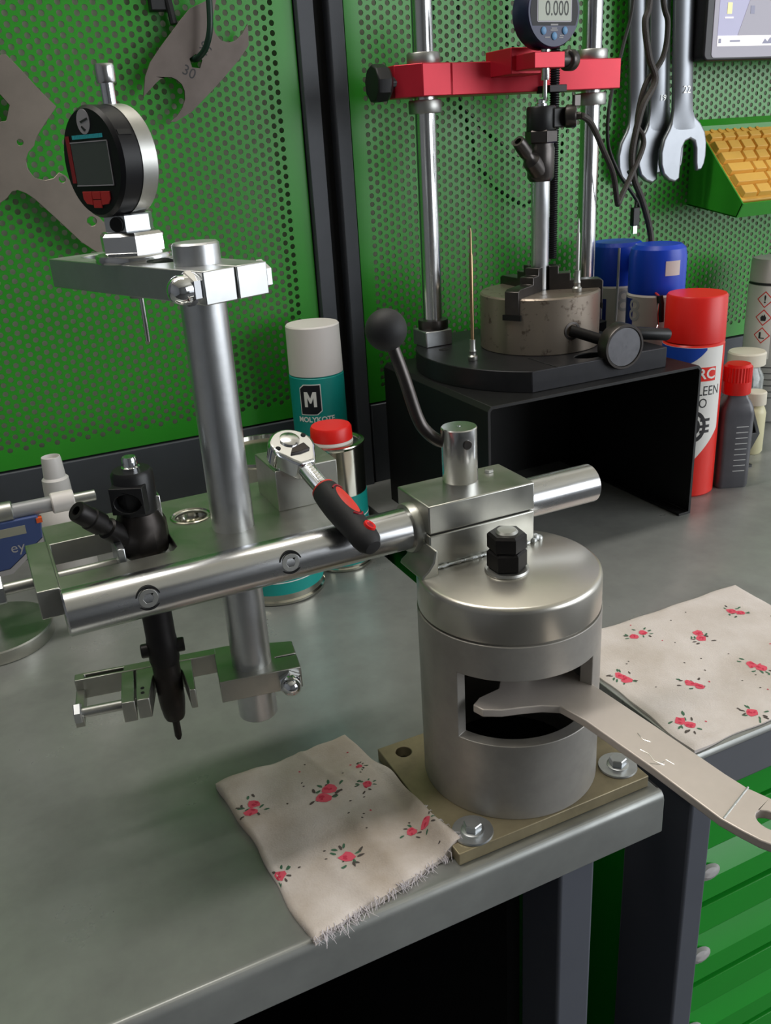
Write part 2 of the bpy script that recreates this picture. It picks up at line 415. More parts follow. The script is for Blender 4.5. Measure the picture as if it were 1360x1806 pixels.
wb2 = thing('workbench', 'galvanised steel workbench with grey front rail above the green drawers', 'workbench', (0.8, 0.6, -0.85))
mb = MB()
prof = [(0.897, 0.0), (0.340, 0.0), (0.3375, -0.0006), (0.3362, -0.0022), (0.3358, -0.0048), (0.3378, -0.0048), (0.3378, -0.02), (0.897, -0.02)]
mb.poly(prof, 0.3565, 1.9, T=T)
build(mb, 'bench_top', 'galvanised', wb2, bevel=0.0006)
build(MB().box(0.3565, 1.9, 0.3372, 0.362, -0.0375, -0.0046), 'front_rail', 'rail_paint', wb2, bevel=0.001)
build(MB().box(0.3590, 0.3785, 0.3378, 0.40, -0.85, -0.03), 'leg', 'leg_paint', wb2, bevel=0.002)
build(MB().box(0.3590, 0.3785, 0.84, 0.89, -0.85, -0.02), 'leg', 'leg_paint', wb2, bevel=0.002)
build(MB().box(1.86, 1.88, 0.3378, 0.40, -0.85, -0.03), 'leg', 'leg_paint', wb2, bevel=0.002)
build(MB().box(1.86, 1.88, 0.84, 0.89, -0.85, -0.02), 'leg', 'leg_paint', wb2, bevel=0.002)

cab = thing('drawer_cabinet', 'green metal drawer cabinet under the bench with the grey rail', 'cabinet', (0.68, 0.6, -0.85))
mb = MB(); mb.box(0.3790, 0.99, 0.3950, 0.86, -0.85, -0.0385)
build(mb, 'cabinet_body', 'green_drawer', cab, bevel=0.001)
pitch = 0.0810
dm = None
for k in range(9):
    zt = -0.0710 - k*pitch
    z1 = zt; z0 = zt-pitch+0.0036
    pr = [(0.3955, z1), (0.3445, z1), (0.3445, z1-0.026), (0.3570, z1-0.033), (0.3445, z1-0.055), (0.3445, z0+0.003), (0.3465, z0), (0.3955, z0)]
    if z0 < -0.85: break
    if dm is None:
        d = build(MB().poly(pr, 0.3800, 0.985, T=T), 'drawer', 'green_drawer', cab, ang=18, bevel=0.0008)
        g = MB(); g.lathe([(0, 0), (0.0055, 0), (0.0065, 0.002), (0.004, 0.0045), (0, 0.005)], 16, frame((0.3890, 0.3470, z1-0.050), (0, -1, 0.6)) @ Matrix.Diagonal((0.8, 1.6, 1, 1)))
        gr = build(g, 'handle', 'grey_print', d, label='grey plastic drawer grip')
        dm = (d, gr, zt)
    else:
        d = dm[0].copy(); COL.objects.link(d); d.location.z += zt-dm[2]; d.parent = cab
        g = dm[1].copy(); COL.objects.link(g); g.parent = d
build(MB().box(0.380, 0.985, 0.3450, 0.3955, -0.0675, -0.0395), 'top_rail', 'green_drawer', cab, bevel=0.001)

# ------------------------------------------------------------------ clamping fixture
BX, BY, BR = 0.247, 0.383, 0.053
fx = thing('clamping_fixture', 'heavy steel injector clamping fixture bolted to the bench edge', 'clamp fixture', (BX, BY, 0))
mb = MB()
mb.poly([(0.1795, 0.329), (0.3115, 0.329), (0.3115, 0.4345), (0.1795, 0.4345)], 0, 0.008,
        holes=[circ(0.193, 0.4235, 0.0052, 20), circ(0.299, 0.4235, 0.0052, 20)])
build(mb, 'base_plate', 'oily_plate', fx, bevel=0.0005)
def shell(cx, cy, ro, ri, z0, z1, a0, a1, w0, w1, n=96, T=None):
    mb = MB(); zs = [z0, w0, w1, z1]
    angs = sorted(set([round(2*pi*i/n-pi, 6) for i in range(n)] + [a0, a1])); k = len(angs)
    V = []; 
    for r in (ro, ri):
        for z in zs:
            for a in angs: V.append((cx+r*cos(a), cy+r*sin(a), z))
    def I(s, l, i): return s*4*k+l*k+(i % k)
    def inwin(i):
        m = angs[i % k]+1e-5; return a0 <= m < a1-1e-6
    F = []
    for i in range(k):
        for l in range(3):
            if l == 1 and inwin(i):
                continue
            F.append((I(0, l, i), I(0, l, i+1), I(0, l+1, i+1), I(0, l+1, i)))
            F.append((I(1, l, i+1), I(1, l, i), I(1, l+1, i), I(1, l+1, i+1)))
        F.append((I(0, 0, i+1), I(0, 0, i), I(1, 0, i), I(1, 0, i+1)))
        F.append((I(0, 3, i), I(0, 3, i+1), I(1, 3, i+1), I(1, 3, i)))
        if inwin(i):
            F.append((I(0, 1, i), I(0, 1, i+1), I(1, 1, i+1), I(1, 1, i)))
            F.append((I(0, 2, i+1), I(0, 2, i), I(1, 2, i), I(1, 2, i+1)))
    ia, ib = angs.index(a0), angs.index(a1)
    for i in (ia, ib):
        F.append((I(0, 1, i), I(1, 1, i), I(1, 2, i), I(0, 2, i)))
    return mb.add(V, F)
build(shell(BX, BY, BR, 0.0455, 0.008, 0.1222, radians(-155), radians(-62), 0.0587, 0.1012), 'body', 'cast_steel', fx, bevel=0.0004)
TC = Matrix.Translation((BX, BY, 0))
build(MB().lathe([(0, 0.1222), (0.0508, 0.1222), (0.0508, 0.1232), (0.0524, 0.1236), (0.0526, 0.1250), (0.0526, 0.1412), (0.0522, 0.1430), (0.0512, 0.1442), (0.0500, 0.1447), (0, 0.145)], 96, TC), 'turntable', 'turned_steel', fx, ang=30)
build(MB().lathe([(0, 0.0824), (0.017, 0.0824), (0.0185, 0.0838), (0.0185, 0.1222), (0, 0.1222)], 40, TC), 'boss', 'steel_satin', fx)
build(MB().lathe([(0, 0.0084), (0.0455, 0.0084), (0.0455, 0.0086), (0, 0.0088)], 40, TC), 'inner_shade_disc', 'black_paint', fx)  # black disc, paints the shade inside the hollow body
NX, NY = 0.2425, 0.3775
b = build(MB().lathe([(0, 0.1448), (0.0122, 0.1448), (0.0126, 0.1455), (0.0122, 0.1470), (0, 0.1470)], 36, Matrix.Translation((NX, NY, 0))), 'washer', 'steel_satin', fx)
n1 = MB().hexp((NX, NY, 0.1468), (0, 0, 1), 0.0112, 0.0112, 0.0012, x=(cos(0.55), sin(0.55), 0))
build(n1, 'nut', 'black_oxide', fx)
build(MB().hexp((NX, NY, 0.1578), (0, 0, 1), 0.0110, 0.0105, 0.0014, x=(cos(0.42), sin(0.42), 0)), 'nut', 'black_oxide', fx)
build(MB().lathe([(0, 0.147), (0.0063, 0.147), (0.0063, 0.1685), (0.0052, 0.1698), (0, 0.1702)], 28, Matrix.Translation((NX, NY, 0))), 'stud', 'steel_satin', fx)
# split clamp block on the turntable
cb = build(MB().box(0.2065, 0.2765, 0.4005, 0.4395, 0.144, 0.1652), 'clamp_block', 'steel_plate', fx, bevel=0.0008)
build(MB().box(0.2065, 0.2765, 0.4005, 0.4395, 0.1662, 0.183), 'clamp_cap', 'steel_plate', fx, bevel=0.0008)
build(MB().box(0.2085, 0.2745, 0.4025, 0.4375, 0.165, 0.1665), 'slit_filler', 'black_oxide', fx)
mb = MB(); mb.poly([(0.2070, 0.1600), (0.2070, 0.1440), (0.1962, 0.1440), (0.1972, 0.1462), (0.2005, 0.1485), (0.2040, 0.1530), (0.2055, 0.1600)], -0.4200, -0.3920, T=Matrix(((1, 0, 0, 0), (0, 0, -1, 0), (0, 1, 0, 0), (0, 0, 0, 1))))
build(mb, 'foot_gusset', 'steel_plate', fx, bevel=0.001)
mb = MB(); pts = []
for i in range(46):
    t = i/45; pts.append((0.2065+0.066*t, 0.3995+random.uniform(-.0003, .0003), 0.1458+random.uniform(-.0002, .0002)))
mb.tube(pts, [0.0011+random.uniform(-.00035, .0004) for _ in pts], 8)
mb.sphere((0.2785, 0.4025, 0.1465), 0.0028, 12); mb.sphere((0.2812, 0.4025, 0.1452), 0.0026, 12); mb.sphere((0.2762, 0.4005, 0.1455), 0.002, 12)
build(mb, 'weld_bead', 'weld_silver', fx, ang=60)
build(MB().hexp((0.2638, 0.4300, 0.1828), (0, 0, 1), 0.0030, 0.0022, 0.0004), 'cap_screw', 'steel_satin', fx)
# hub and lever
HX, HY = 0.2430, 0.4285
hub = build(MB().lathe([(0, 0.1828), (0.0102, 0.1828), (0.0106, 0.1834), (0.0106, 0.2154), (0.0101, 0.2160), (0.0012, 0.2160), (0.0010, 0.2148), (0, 0.2146)], 48, Matrix.Translation((HX, HY, 0))), 'hub', 'steel_bright', fx)
va = tocam(HX, HY)
sc = face_frame((HX+0.0105*cos(va+0.45), HY+0.0105*sin(va+0.45), 0.2075), (cos(va+0.45), sin(va+0.45), 0))
build(MB().lathe([(0, 0), (0.0028, 0), (0.0028, 0.0004), (0.0024, 0.0007), (0, 0.0007)], 20, sc), 'set_screw', 'gunmetal', hub)
lv = build(MB().tube(smoothpath([(0.2400, 0.4300, 0.2065), (0.2330, 0.4340, 0.2075), (0.2265, 0.4375, 0.2135), (0.2222, 0.4400, 0.2225), (0.2165, 0.4432, 0.246), (0.2105, 0.4462, 0.268)], 8), 0.0037, 16), 'lever', 'gunmetal', fx, label='grey bent lever rod')
build(MB().sphere((0.2087, 0.4470, 0.2737), 0.0118, 40), 'ball_knob', 'rubber_black', lv, label='black ball knob')
# horizontal tube
TY, TZ, TR = 0.42, 0.1645, 0.0121
build(MB().cyl((0.012, TY, TZ), (0.332, TY, TZ), TR, 64, 0.0009), 'cross_tube', 'steel_tube', fx)
build(MB().lathe([(TR, 0), (0.0142, 0), (0.0148, 0.001), (0.0148, 0.006), (TR, 0.006)], 48, frame((0.2015, TY, TZ), (1, 0, 0))), 'bushing', 'steel_plate', fx)
for sx_ in (0.0515, 0.1270):
    F_ = face_frame((sx_, TY-TR+0.0008, TZ+0.0025), (0, -1, 0.12))
    s_ = build(MB().lathe([(0, -0.004), (0.0064, -0.004), (0.0064, 0.0003), (0.0056, 0.0003), (0.0054, -0.0026), (0, -0.0026)], 32, F_), 'screw_recess', 'dark_gap', fx)
    m2 = MB(); hx_ = [(0.0027*cos(i*pi/3), 0.0027*sin(i*pi/3)) for i in range(6)]
    m2.poly(circ(0, 0, 0.0049, 28), -0.003, 0.0006, holes=[hx_], T=F_)
    build(m2, 'socket_screw', 'steel_satin', s_, bevel=0.0004)
# mounting plate behind the tube
slot = [(0.0140, 0.4385), (0.0720, 0.4385), (0.0752, 0.4430), (0.0752, 0.4800), (0.0720, 0.4850), (0.0140, 0.4850)]
mb = MB(); mb.poly([(0.0126, 0.4225), (0.1780, 0.4225), (0.1780, 0.5140), (0.0126, 0.5140)], 0.163, 0.176, holes=[slot, circ(0.0925, 0.4810, 0.0092, 28)])
mp_ = build(mb, 'mounting_plate', 'steel_plate', fx, bevel=0.0004)
build(MB().lathe([(0.0075, 0.1630), (0.0075, 0.1690), (0.0095, 0.1735), (0.0116, 0.1756), (0.0120, 0.1764), (0.0112, 0.1768), (0.0088, 0.1740), (0.0070, 0.169), (0.0070, 0.163)], 36, Matrix.Translation((0.0925, 0.4810, 0))), 'bore_ring', 'tin_metal', mp_)
build(MB().box(0.0015, 0.0126, 0.4245, 0.4895, 0.1615, 0.1768), 'end_block', 'steel_plate', fx, bevel=0.0005)
cs_ = build(MB().cyl((-0.0135, 0.4560, 0.1685), (0.0460, 0.4560, 0.1685), 0.0031, 20), 'clamp_screw', 'steel_satin', fx)
build(MB().hexp((-0.0175, 0.4560, 0.1685), (1, 0, 0), 0.0078, 0.0048, 0.0005), 'screw_head', 'zinc', cs_)
build(MB().box(0.0445, 0.0485, 0.4430, 0.4690, 0.1645, 0.1815), 'clamp_jaw', 'zinc', cs_, bevel=0.0006)
build(MB().box(0.0150, 0.0445, 0.4435, 0.4490, 0.164, 0.1675), 'guide_rail', 'steel_satin', fx, bevel=0.0003)
build(MB().box(0.1390, 0.1770, 0.4580, 0.4960, 0.1758, 0.2007), 'rest_block', 'steel_plate', fx, bevel=0.0005, label='bright square steel block on the mounting plate')
# vertical column
CX, CY, CR = 0.1100, 0.4535, 0.0118
build(MB().cyl((CX, CY, 0.0500), (CX, CY, 0.3300), CR, 64, 0.001), 'column', 'steel_column', fx)
# top arm
P1 = Vector((0.1029, 0.4180, 0)); e1 = Vector((-0.363, 0.932, 0)).normalized(); e2 = Vector((e1.y, -e1.x, 0))
AZ0, AZ1, AW, AL = 0.3037, 0.3195, 0.0385, 0.148
def A(s, t): p = P1+e1*s+e2*t; return (p.x, p.y)
hm = AW/2
outer = [A(0, 0), A(0, hm-0.0006), A(0.017, hm-0.0006), A(0.017, hm+0.0006), A(0, hm+0.0006), A(0, AW), A(AL, AW), A(AL, 0)]
def stadium(s0, s1, tc, r):
    pts = []
    for i in range(13): a = -pi/2+pi*i/12; pts.append(A(s1+r*cos(a), tc+r*sin(a)))
    for i in range(13): a = pi/2+pi*i/12; pts.append(A(s0+r*cos(a), tc+r*sin(a)))
    return pts
mb = MB(); mb.poly(outer, AZ0, AZ1, holes=[stadium(0.060, 0.128, hm, 0.0085)])
arm = build(mb, 'top_arm', 'steel_arm', fx, bevel=0.0006)
zc = (AZ0+AZ1)/2
def V3(s, t, z): a = A(s, t); return Vector((a[0], a[1], z))
nut = build(MB().hexp(V3(0.0085, 0, zc), -e2, 0.0082, 0.0052, 0.0008), 'dome_nut', 'chrome', arm)
build(MB().lathe([(0.0070, 0), (0.0070, 0.002)] + [(0.0070*cos(i*pi/20), 0.002+0.0070*sin(i*pi/20)) for i in range(1, 10)] + [(0, 0.009)], 32, frame(V3(0.0085, -0.0050, zc), -e2)), 'nut_dome', 'chrome', nut)
build(MB().hexp(V3(0.0085, AW, zc), e2, 0.0080, 0.0046, 0.0007), 'bolt_head', 'zinc', arm)
# lower bracket, turned a little about the column
ur = Vector((cos(radians(-10)), sin(radians(-10)), 0)); nr_ = Vector((-ur.y, ur.x, 0))
def Bm(z=0): return Matrix(((ur.x, nr_.x, 0, CX), (ur.y, nr_.y, 0, CY), (0, 0, 1, z), (0, 0, 0, 1)))
br = build(MB().poly([(-0.021, -0.0165), (0.027, -0.0165), (0.027, -0.0015), (0.014, -0.0015), (0.014, 0.0000), (0.027, 0.0000), (0.027, 0.0150), (-0.012, 0.0240), (-0.021, 0.0240)], 0.0725, 0.0866, T=Bm()), 'lower_bracket', 'steel_plate', fx, bevel=0.0005)
build(MB().poly([(-0.1035, 0.0160), (-0.020, 0.0160), (-0.020, 0.0235), (-0.1035, 0.0235)], 0.0735, 0.0868, holes=[[(-0.098, 0.0180), (-0.075, 0.0180), (-0.075, 0.0215), (-0.098, 0.0215)]], T=Bm()), 'bracket_bar', 'steel_plate', br, bevel=0.0005)
varc = [(-0.0497+0.0088*cos(a), 0.0029+0.0088*sin(a)) for a in [radians(d) for d in range(180, -1, -18)]]
vb = build(MB().poly([(-0.0680, -0.0180), (-0.0610, -0.0180)] + varc + [(-0.0385, -0.0180), (-0.0350, -0.0180), (-0.0350, 0.0160), (-0.0680, 0.0160)], 0.0740, 0.0866, T=Bm()), 'jaw_block', 'steel_plate', br, bevel=0.0005)
build(MB().box(-0.0765, -0.0692, -0.0180, 0.0160, 0.0735, 0.0866, Bm()), 'jaw_plate', 'steel_plate', br, bevel=0.0005)
for q in (-0.006, -0.011):
    build(MB().cyl(Bm() @ Vector((-0.0645, q, 0.0864)), Bm() @ Vector((-0.0645, q, 0.0869)), 0.0011, 12), 'dowel', 'dark_gap', br)
rod = build(MB().cyl(Bm() @ Vector((-0.1000, -0.008, 0.0795)), Bm() @ Vector((-0.0690, -0.008, 0.0795)), 0.0031, 18), 'bracket_screw', 'steel_satin', br)
build(MB().hexp(Bm() @ Vector((-0.1035, -0.008, 0.0795)), ur, 0.0062, 0.0042, 0.0005), 'screw_head', 'zinc', rod)
build(MB().box(-0.1035, -0.0985, -0.0120, 0.0200, 0.0725, 0.0800, Bm()), 'bar_end', 'steel_plate', br, bevel=0.0004)
nb = Bm() @ Vector((0.0195, -0.0163, 0.0785))
dn = build(MB().hexp(nb, -nr_, 0.0072, 0.0042, 0.0007), 'dome_nut', 'chrome', br)
build(MB().lathe([(0.0062, 0)] + [(0.0062*cos(i*pi/20), 0.0015+0.0062*sin(i*pi/20)) for i in range(0, 10)] + [(0, 0.0077)], 28, frame(nb-nr_*0.0040, -nr_)), 'nut_dome', 'chrome', dn)
build(MB().hexp(Bm() @ Vector((0.0195, 0.0150, 0.0785)), nr_, 0.0070, 0.004, 0.0006), 'bolt_head', 'zinc', br)
# bolts holding the base plate
for (bx_, by_) in ((0.3010, 0.3450), (0.1950, 0.3405)):
    wsh = build(MB().lathe([(0.0036, 0.0079), (0.0116, 0.0079), (0.0119, 0.0085), (0.0116, 0.0095), (0.0036, 0.0095)], 36, Matrix.Translation((bx_, by_, 0))), 'bolt_washer', 'zinc', fx)
    m2 = MB(); m2.lathe([(0, 0.0094), (0.0066, 0.0094), (0.0066, 0.0101), (0.0056, 0.0104), (0, 0.0104)], 28, Matrix.Translation((bx_, by_, 0)))
    m2.hexp((bx_, by_, 0.0103), (0, 0, 1), 0.0052, 0.0046, 0.0005, x=(cos(.3), sin(.3), 0))
    build(m2, 'bolt_head', 'zinc', wsh)

# ------------------------------------------------------------------ flat wrench in the window
wr = thing('flat_wrench', 'long flat steel wrench sticking out of the fixture window', 'wrench', (0.27, 0.29, 0.077))
out = [(0.2560, 0.2240), (0.2535, 0.2650), (0.2490, 0.3120), (0.2450, 0.3290)]
out += [(0.2370, 0.3345), (0.2270, 0.3385), (0.2160, 0.3420), (0.2070, 0.3475), (0.2050, 0.3540), (0.2110, 0.3580), (0.2250, 0.3600)]
out += [(NX+0.0135*cos(a), NY+0.0135*sin(a)) for a in [radians(d) for d in range(-140, 45, 15)]]
out += [(0.2400, 0.4050), (0.2560, 0.4130), (0.2700, 0.4050), (0.2770, 0.3900), (0.2755, 0.3700), (0.2720, 0.3490), (0.2770, 0.2900), (0.2800, 0.2450), (0.2815, 0.2330), (0.2850, 0.2230), (0.2885, 0.2130), (0.2880, 0.2030), (0.2820, 0.1950), (0.2740, 0.1930), (0.2660, 0.1965), (0.2610, 0.2060), (0.2585, 0.2140)]
mb = MB(); mb.poly(out, 0.0772, 0.0820, holes=[[(0.2740+0.0052*cos(a), 0.2125+0.0068*sin(a)) for a in [2*pi*i/20 for i in range(20)]]])
wbod = build(mb, 'wrench_blade', 'wrench_steel', wr, bevel=0.0006)
build(MB().tube([(0.2570, 0.2232, 0.0820), (0.2820, 0.2330, 0.0820)], 0.0005, 8), 'weld_seam', 'weld_silver', wbod)
mb = MB()
for pts in ([(0.2575, 0.279), (0.2590, 0.274), (0.2575, 0.269), (0.2595, 0.264)], [(0.2650, 0.290), (0.2640, 0.2845), (0.2660, 0.281)], [(0.2545, 0.2685), (0.258, 0.2655), (0.2615, 0.2660)], [(0.2630, 0.2670), (0.2640, 0.2620)]):
    mb.tube([(x, y, 0.0820) for x, y in pts], 0.00028, 6)
build(mb, 'scratch_marks', 'steel_bright', wbod, kind='stuff')

# ------------------------------------------------------------------ injector in the fixture
IX, IY = 0.0616, 0.4650
inj = thing('fuel_injector', 'dark diesel injector clamped in the steel fixture', 'injector', (IX, IY, 0.041))
TI = Matrix.Translation((IX, IY, 0))
build(MB().lathe([(0, 0.0405), (0.0012, 0.0408), (0.0022, 0.0435), (0.0022, 0.0575), (0, 0.058)], 20, TI), 'nozzle_tip', 'dark_gunmetal', inj)
build(MB().lathe([(0, 0.0568), (0.0056, 0.0568), (0.0064, 0.0590), (0.0074, 0.0660), (0.0078, 0.0720), (0.0080, 0.0965), (0, 0.0970)], 32, TI), 'nozzle_nut', 'dark_gunmetal', inj)
build(MB().lathe([(0, 0.0960), (0.0083, 0.0960), (0.0088, 0.0985), (0.0088, 0.1120), (0.0085, 0.1130), (0.0085, 0.1680), (0, 0.1685)], 32, TI), 'lower_body', 'black_oxide', inj)
mb = MB()
for sgn in (-1, 1):
    p = Vector((IX, IY, 0.1055)); d_ = Vector((cos(-0.17), sin(-0.17), 0))*sgn
    mb.cyl(p+d_*0.0070, p+d_*0.0125, 0.0042, 14, 0.0006)
build(mb, 'side_lug', 'black_oxide', inj)
mb = MB(); mb.lathe([(0, 0.1660), (0.0105, 0.1660), (0.0140, 0.1700), (0.0145, 0.1740), (0.0142, 0.1850), (0.0120, 0.1905), (0.0112, 0.1930), (0, 0.1930)], 10, TI)
bd = build(mb, 'valve_body', 'dark_gunmetal', inj, bevel=0.0006)
i0 = Vector((IX-0.009, IY-0.004, 0.1790)); i1 = Vector((0.0290, 0.4490, 0.2055)); dv = (i1-i0).normalized()
ln = (i1-i0).length
build(MB().lathe([(0, 0), (0.0056, 0), (0.0060, 0.004), (0.0060, ln*0.40), (0.0046, ln*0.42), (0.0046, ln*0.52), (0.0062, ln*0.54), (0.0062, ln*0.74), (0.0056, ln*0.76), (0.0056, ln-0.001), (0.0050, ln), (0.0025, ln), (0.0025, ln-0.003), (0, ln-0.003)], 24, frame(i0, dv)), 'fuel_inlet', 'black_oxide', bd)
so = build(MB().lathe([(0, 0.1925), (0.0108, 0.1925), (0.0112, 0.1935), (0.0112, 0.2145), (0.0098, 0.2165), (0, 0.2165)], 32, TI), 'solenoid', 'black_plastic', inj)
n_ = Vector((cos(radians(-118)), sin(radians(-118)), 0)); Fs = face_frame(Vector((IX, IY, 0.2030))+n_*0.0135, n_)
mb = MB(); mb.poly([(-0.0090, -0.0075), (0.0090, -0.0075), (0.0090, 0.0075), (-0.0090, 0.0075)], -0.010, 0.0005, holes=[[(0.0072*cos(a), -0.0012+0.0052*sin(a)) for a in [2*pi*i/24 for i in range(24)]]], T=Fs)
ck = build(mb, 'connector_socket', 'black_plastic', so, bevel=0.0008)
build(MB().poly([(-0.008, -0.007), (0.008, -0.007), (0.008, 0.007), (-0.008, 0.007)], -0.0098, -0.0085, T=Fs), 'socket_floor', 'dark_gap', so)
build(MB().lathe([(0, 0.216), (0.0050, 0.216), (0.0050, 0.2180), (0.0040, 0.2185), (0.0040, 0.2225), (0.0034, 0.2237), (0, 0.2237)], 20, TI), 'return_fitting', 'chrome', inj)
build(MB().box(0.0090, 0.0122, -0.004, 0.004, 0.183, 0.200, TI), 'clip', 'steel_bright', inj, bevel=0.0005)

# ------------------------------------------------------------------ dial gauge on the arm (black and silver)
DX, DY = 0.0879, 0.5009
dg = thing('dial_gauge', 'black and silver digital dial gauge on the tall column arm', 'dial gauge', (DX, DY, 0.2754))
TD = Matrix.Translation((DX, DY, 0))
dn_ = Vector((cos(radians(203)), sin(radians(203)), 0)); DZ = 0.3690; DRr = 0.0268
Fd = face_frame(Vector((DX, DY, DZ))+dn_*0.0055, dn_)
def dlathe(prof, n=64): return MB().lathe(prof, n, Fd)
build(dlathe([(0, -0.0115), (DRr-0.0012, -0.0115), (DRr, -0.0103), (DRr, -0.0015), (0, -0.0015)]), 'back_case', 'steel_satin', dg)
fc = build(dlathe([(0, -0.0015), (DRr-0.0004, -0.0015), (DRr-0.0002, 0.0085), (DRr-0.0018, 0.0105), (0, 0.0105)]), 'front_case', 'dial_black', dg)
def onface(mb, z=0.0105): return xf(mb, Fd @ Matrix.Translation((0, 0, z)))
build(onface(MB().poly([(-0.0165, -0.0105), (0.0170, -0.0105), (0.0170, 0.0095), (-0.0165, 0.0095)], 0, 0.0002)), 'screen', 'lcd_dark', fc)
mb = MB()
for a in ((-0.0168, 0.0174, 0.0095, 0.0100), (-0.0168, 0.0174, -0.0110, -0.0105), (0.0170, 0.0174, -0.0110, 0.0100)):
    mb.box(a[0], a[1], a[2], a[3], 0, 0.0004)
build(onface(mb), 'screen_frame', 'logo_grey', fc)
build(onface(MB().box(-0.0205, -0.0169, -0.0095, 0.0130, 0, 0.0003)), 'red_stripe', 'dark_red', fc)
lg = MB().poly(circ(-0.001, 0.0190, 0.0058, 28), 0, 0.0003)
build(onface(lg), 'logo', 'logo_grey', fc)
mb = MB(); mb.poly([(-0.0040, 0.0192), (0.0030, 0.0206), (0.0036, 0.0198), (-0.0030, 0.0184)], 0.0003, 0.0005); mb.poly([(-0.0036, 0.0166), (-0.0012, 0.0146), (0.0006, 0.0152), (-0.0026, 0.0172)], 0.0003, 0.0005)
build(onface(mb), 'logo_mark', 'dark_print', fc)
tx = text_mb('DIGITAL INDICATOR'[:0] + 'ELECTRONIC INDICATOR'[:0] + '', 0.002) if False else MB()
mb = MB(); x_ = -0.0140; random.seed(3)
while x_ < 0.0135:
    w_ = random.uniform(0.0008, 0.0016); mb.box(x_, x_+w_, 0.0112, 0.0131, 0, 0.0002); x_ += w_+0.0002
build(onface(mb), 'caption', 'cyan_print', fc, kind='stuff')
for (a0, a1, b0, b1) in ((-0.0125, -0.0042, -0.0190, -0.0136), (-0.0038, 0.0038, -0.0174, -0.0136), (-0.0038, 0.0038, -0.0216, -0.0178), (0.0042, 0.0125, -0.0190, -0.0136)):
    mb = MB(); c_ = 0.0022 if abs(a0+a1) > 0.001 else 0
    if a1 < -0.003: pl = [(a0, b1), (a0, b0+0.0018), (a0+0.0025, b0-0.0006), (a1, b0-0.0012), (a1, b1)]
    elif a0 > 0.003: pl = [(a0, b1), (a0, b0-0.0012), (a1-0.0025, b0-0.0006), (a1, b0+0.0018), (a1, b1)]
    else: pl = [(a0, b1), (a0, b0), (a1, b0), (a1, b1)]
    mb.poly(pl, 0, 0.0007); build(onface(mb), 'button', 'red_button', fc, bevel=0.0002, label='red push button')
mb = MB(); mb.box(-0.0215, -0.0185, 0.0100, 0.0125, 0, 0.0004)
Fn = face_frame(Vector((DX, DY, DZ))+Vector((-dn_.y, dn_.x, 0))*0 , dn_)
build(MB().poly([(DRr*0.93*cos(a), DRr*0.93*sin(a)) for a in (0.46, 0.56)] + [(DRr*1.004*cos(a), DRr*1.004*sin(a)) for a in (0.56, 0.51, 0.46)], 0.0005, 0.0080, T=Fd), 'battery_notch', 'black_paint', dg)
build(MB().lathe([(0, 0.393), (0.0036, 0.393), (0.0036, 0.4050), (0, 0.4055)], 24, TD), 'upper_stem', 'chrome', dg)
build(MB().lathe([(0, 0.4050), (0.0046, 0.4050), (0.0050, 0.4058), (0.0050, 0.4128), (0.0046, 0.4138), (0, 0.4139)], 28, TD), 'stem_cap', 'steel_bright', dg)
n1 = build(MB().hexp((DX, DY, 0.3345), (0, 0, 1), 0.0132, 0.0090, 0.0006, x=(cos(.2), sin(.2), 0)), 'stem_nut', 'zinc', dg)
build(MB().lathe([(0, 0), (0.0038, 0), (0.0036, 0.0006), (0, 0.0006)], 20, face_frame((DX-0.0082, DY-0.0098, 0.3388), (-0.62, -0.78, 0))), 'nut_bore', 'dark_gap', n1)
build(MB().hexp((DX, DY, 0.3232), (0, 0, 1), 0.0176, 0.0112, 0.0016, x=(cos(.45), sin(.45), 0)), 'lock_nut', 'steel_bright', dg)
build(MB().lathe([(0, 0.3194), (0.0200, 0.3194), (0.0204, 0.3203), (0.0204, 0.3222), (0.0198, 0.3233), (0, 0.3233)], 44, TD), 'washer', 'steel_bright', dg)
build(MB().lathe([(0, 0.300), (0.0060, 0.300), (0.0060, 0.3200), (0, 0.3200)], 24, TD), 'lower_stem', 'steel_satin', dg)
build(MB().lathe([(0, 0.2754), (0.0010, 0.2754), (0.0013, 0.2762), (0.0013, 0.3010), (0, 0.3010)], 16, TD), 'measuring_pin', 'steel_bright', dg)

# ------------------------------------------------------------------ ratchet
rt = thing('ratchet_wrench', 'small chrome ratchet with black and red grip laid across the fixture', 'ratchet', (0.152, 0.462, 0.2007))
ax0 = Vector((0.1520, 0.4650, 0.2085)); ax1 = Vector((0.1660, 0.3880, 0.1745))
dr = (ax1-ax0).normalized(); side = dr.cross(Vector((0, 0, 1))).normalized(); up_ = side.cross(dr).normalized()
def RT(o=0.0): p = ax0+dr*o; return Matrix(((dr.x, side.x, up_.x, p.x), (dr.y, side.y, up_.y, p.y), (dr.z, side.z, up_.z, p.z), (0, 0, 0, 1)))
hp = [(0.0140*cos(a)*0.98, 0.0135*sin(a)) for a in [radians(d) for d in range(50, 311, 13)]] + [(0.0135, -0.0080), (0.0185, -0.0048), (0.0185, 0.0048), (0.0135, 0.0080)]
hd = build(MB().poly(hp, -0.0065, 0.0062, T=RT()), 'ratchet_head', 'chrome', rt, bevel=0.0018, seg=3)
build(MB().lathe([(0, 0.0060), (0.0058, 0.0060), (0.0058, 0.0072), (0.0046, 0.0078), (0, 0.0080)], 28, RT(-0.0030)), 'release_button', 'steel_bright', hd)
m2 = MB(); m2.poly([(0.0030, -0.0058), (0.0090, -0.0066), (0.0098, 0.0000), (0.0090, 0.0062), (0.0050, 0.0030)], 0.0060, 0.0076, T=RT())
build(m2, 'direction_lever', 'dark_gunmetal', hd, bevel=0.0005)
m2 = MB()
